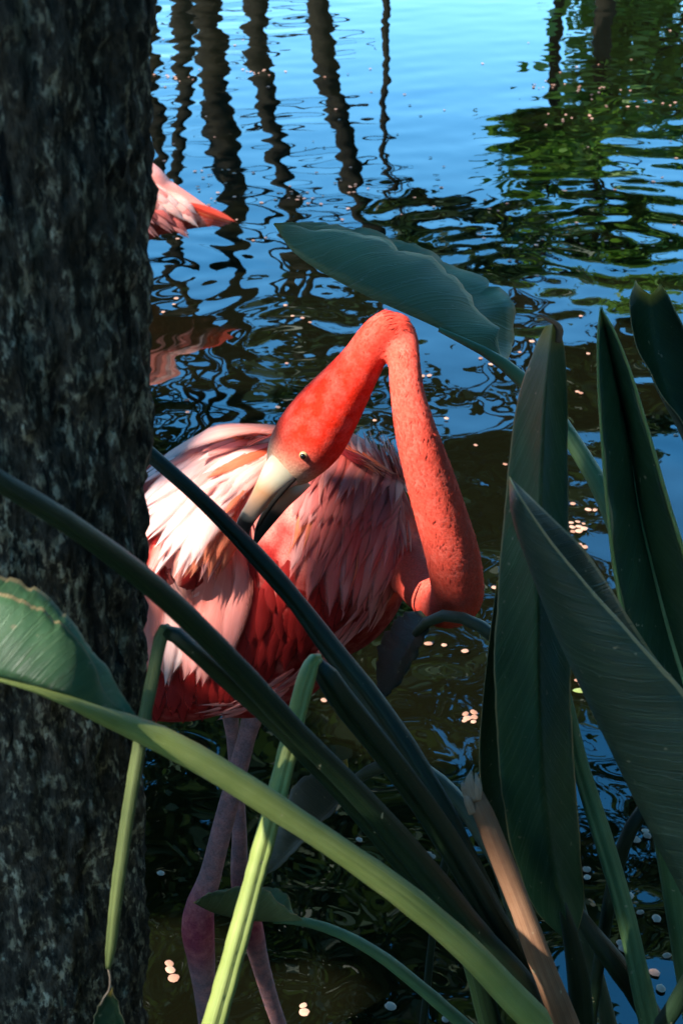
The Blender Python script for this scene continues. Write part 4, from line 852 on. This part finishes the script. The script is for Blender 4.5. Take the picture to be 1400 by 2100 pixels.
# ------------------------------------------------------------------ petals floating on the pond
def petal_mesh(seed):
    r = random.Random(seed); V = [(0, 0, .0012)]; n = 11
    for ring, (q, z) in enumerate(((.55, .0020), (1.0, .0003))):
        for k in range(n):
            a = 2 * math.pi * k / n; s = .0086 * q * (1 + r.uniform(-.07, .07)) * (1 - (.16 if (k == 0 and ring) else 0)); V.append((s * math.cos(a), s * .93 * math.sin(a), z + r.uniform(0, .0006)))
    Fc = [(0, 1 + k, 1 + (k+1) % n) for k in range(n)] + [(1 + k, 1 + n + k, 1 + n + (k+1) % n, 1 + (k+1) % n) for k in range(n)]
    me = bpy.data.meshes.new('floating_petal'); me.from_pydata(V, [], Fc); me.polygons.foreach_set('use_smooth', [True] * len(me.polygons)); me.materials.append(M['petal']); return me
PM = [petal_mesh(i) for i in range(5)]
def petal(px, py, label, group):
    p = water_at(px, py, .003); o = bpy.data.objects.new('floating_petal', random.choice(PM)); link(o)
    s = random.uniform(.70, 1.18); o.location = p; o.scale = (s, s * random.uniform(.72, 1.05), s); o.rotation_euler = (random.uniform(-.06, .06), random.uniform(-.06, .06), random.uniform(0, 6.28)); tag(o, label, 'petal', group)
single = [(878, 1320), (910, 1323), (953, 1335), (664, 1436), (736, 1722), (877, 1752), (886, 1757), (982, 1720), (330, 1791), (347, 1976), (349, 1989), (357, 2006), (622, 2062), (624, 2076), (914, 2090), (800, 2064), (1202, 1783), (1203, 1799), (1312, 1871), (1345, 1884), (1366, 1960), (1341, 1995), (1354, 2027), (1272, 1935), (1278, 1945), (1085, 1962), (1088, 1976), (1290, 1838), (1303, 1722), (1322, 1704), (1326, 1714),
          (1174, 1033), (1205, 1045), (1219, 1046), (1188, 1117), (1198, 1122), (1265, 1143), (1183, 803), (1190, 806), (975, 913), (1035, 952), (865, 771), (915, 858), (880, 770), (768, 862), (570, 835), (588, 745), (385, 845), (383, 820), (620, 652), (636, 661), (600, 648), (585, 626), (335, 640), (362, 612), (357, 624), (919, 980), (1013, 1205), (1058, 968), (1290, 1000), (1385, 892), (1340, 740), (1205, 725), (985, 735), (1006, 747), (1065, 722), (965, 610), (1185, 1395), (1192, 1402), (1100, 565), (1190, 648), (1090, 700)]
def where(px, py):
    if 870 < px < 960 and 1310 < py < 1340: return 'salmon petal in the row of three below the flamingo neck loop', 'row of three petals'
    if 340 < px < 365 and 1970 < py < 2010: return 'salmon petal in the trio between the trunk and the flamingo leg', 'trio of petals by the trunk'
    if 610 < px < 635 and py > 2050: return 'one of two touching salmon petals between flamingo leg and thin stem', 'touching pair of petals'
    if px > 1170 and py > 1690: return 'salmon petal floating behind the slanting grooved stalk and arching black stalk', 'petals behind the grooved stalk'
    if py > 1340: return 'lone salmon petal on the dark water among the lower stalks', 'petals among the stalks'
    if px > 1150 and py > 1000: return 'salmon petal between the tallest leaf and the pale-ribbed leaf', 'petals between the two leaves'
    if py > 560 and px > 700: return 'salmon petal on the open water beyond the flamingo neck and tall leaves', 'petals beyond the neck'
    if py > 560: return 'salmon petal near the reflection of the second flamingo', 'petals near the second flamingo'
    if px > 950: return 'tiny salmon petal drifting on the dark mirrored tree crowns', 'petals on the mirrored crowns'
    if px > 690: return 'tiny salmon petal drifting on the bright mirrored sky', 'petals on the mirrored sky'
    return 'tiny salmon petal drifting among the mirrored tree trunks', 'petals among the mirrored trunks'
for p in single: petal(*p, *where(*p))
L2 = 'salmon petal in the tight raft of petals beside the tallest leaf'
for dx, dy in ((0, 0), (17, -3), (4, 9), (18, 7), (16, 16), (-2, 14)): petal(954 + dx, 1464 + dy, L2, 'petal raft left of the tallest leaf')
for dx, dy in ((0, 0), (14, -2), (26, 2), (3, 9), (16, 8), (27, 12), (4, 18), (16, 17)): petal(1170 + dx, 1072 + dy, 'salmon petal in the raft between tallest leaf and pale-ribbed leaf', 'petal raft right of the tallest leaf')
r3 = random.Random(5)
spots = [(r3.uniform(325, 1400), 40 + 470 * r3.random() ** .8) for _ in range(90)]
for cx, cy, n, sx_, sy_ in ((620, 405, 16, 40, 8), (365, 158, 10, 22, 4), (530, 150, 10, 22, 5), (1110, 175, 12, 22, 5), (1230, 185, 12, 50, 8), (1340, 215, 10, 45, 6), (450, 350, 9, 40, 5), (720, 385, 8, 22, 5), (1080, 500, 9, 60, 16), (1280, 500, 7, 40, 8), (430, 390, 9, 40, 18), (1150, 240, 9, 40, 10)):
    spots += [(r3.gauss(cx, sx_), r3.gauss(cy, sy_)) for _ in range(n)]
for p in spots: petal(*p, *where(*p))
# a scrap of green leaf afloat
p = water_at(1187, 1416, .004); V = [(p.x + .017 * math.cos(a) * (1 + .2 * math.cos(a)), p.y + .008 * math.sin(a), p.z + .001 * math.sin(2 * a)) for a in np.linspace(0, 2 * math.pi, 15)[:-1]] + [(p.x, p.y, p.z + .002)]
tag(mesh('floating_leaf', V, [(k, (k + 1) % 14, 14) for k in range(14)], M['stem_sun'], uv=[(.5, .5)] * 15), 'small yellow-green leaf scrap floating beside the tallest leaf', 'leaf')
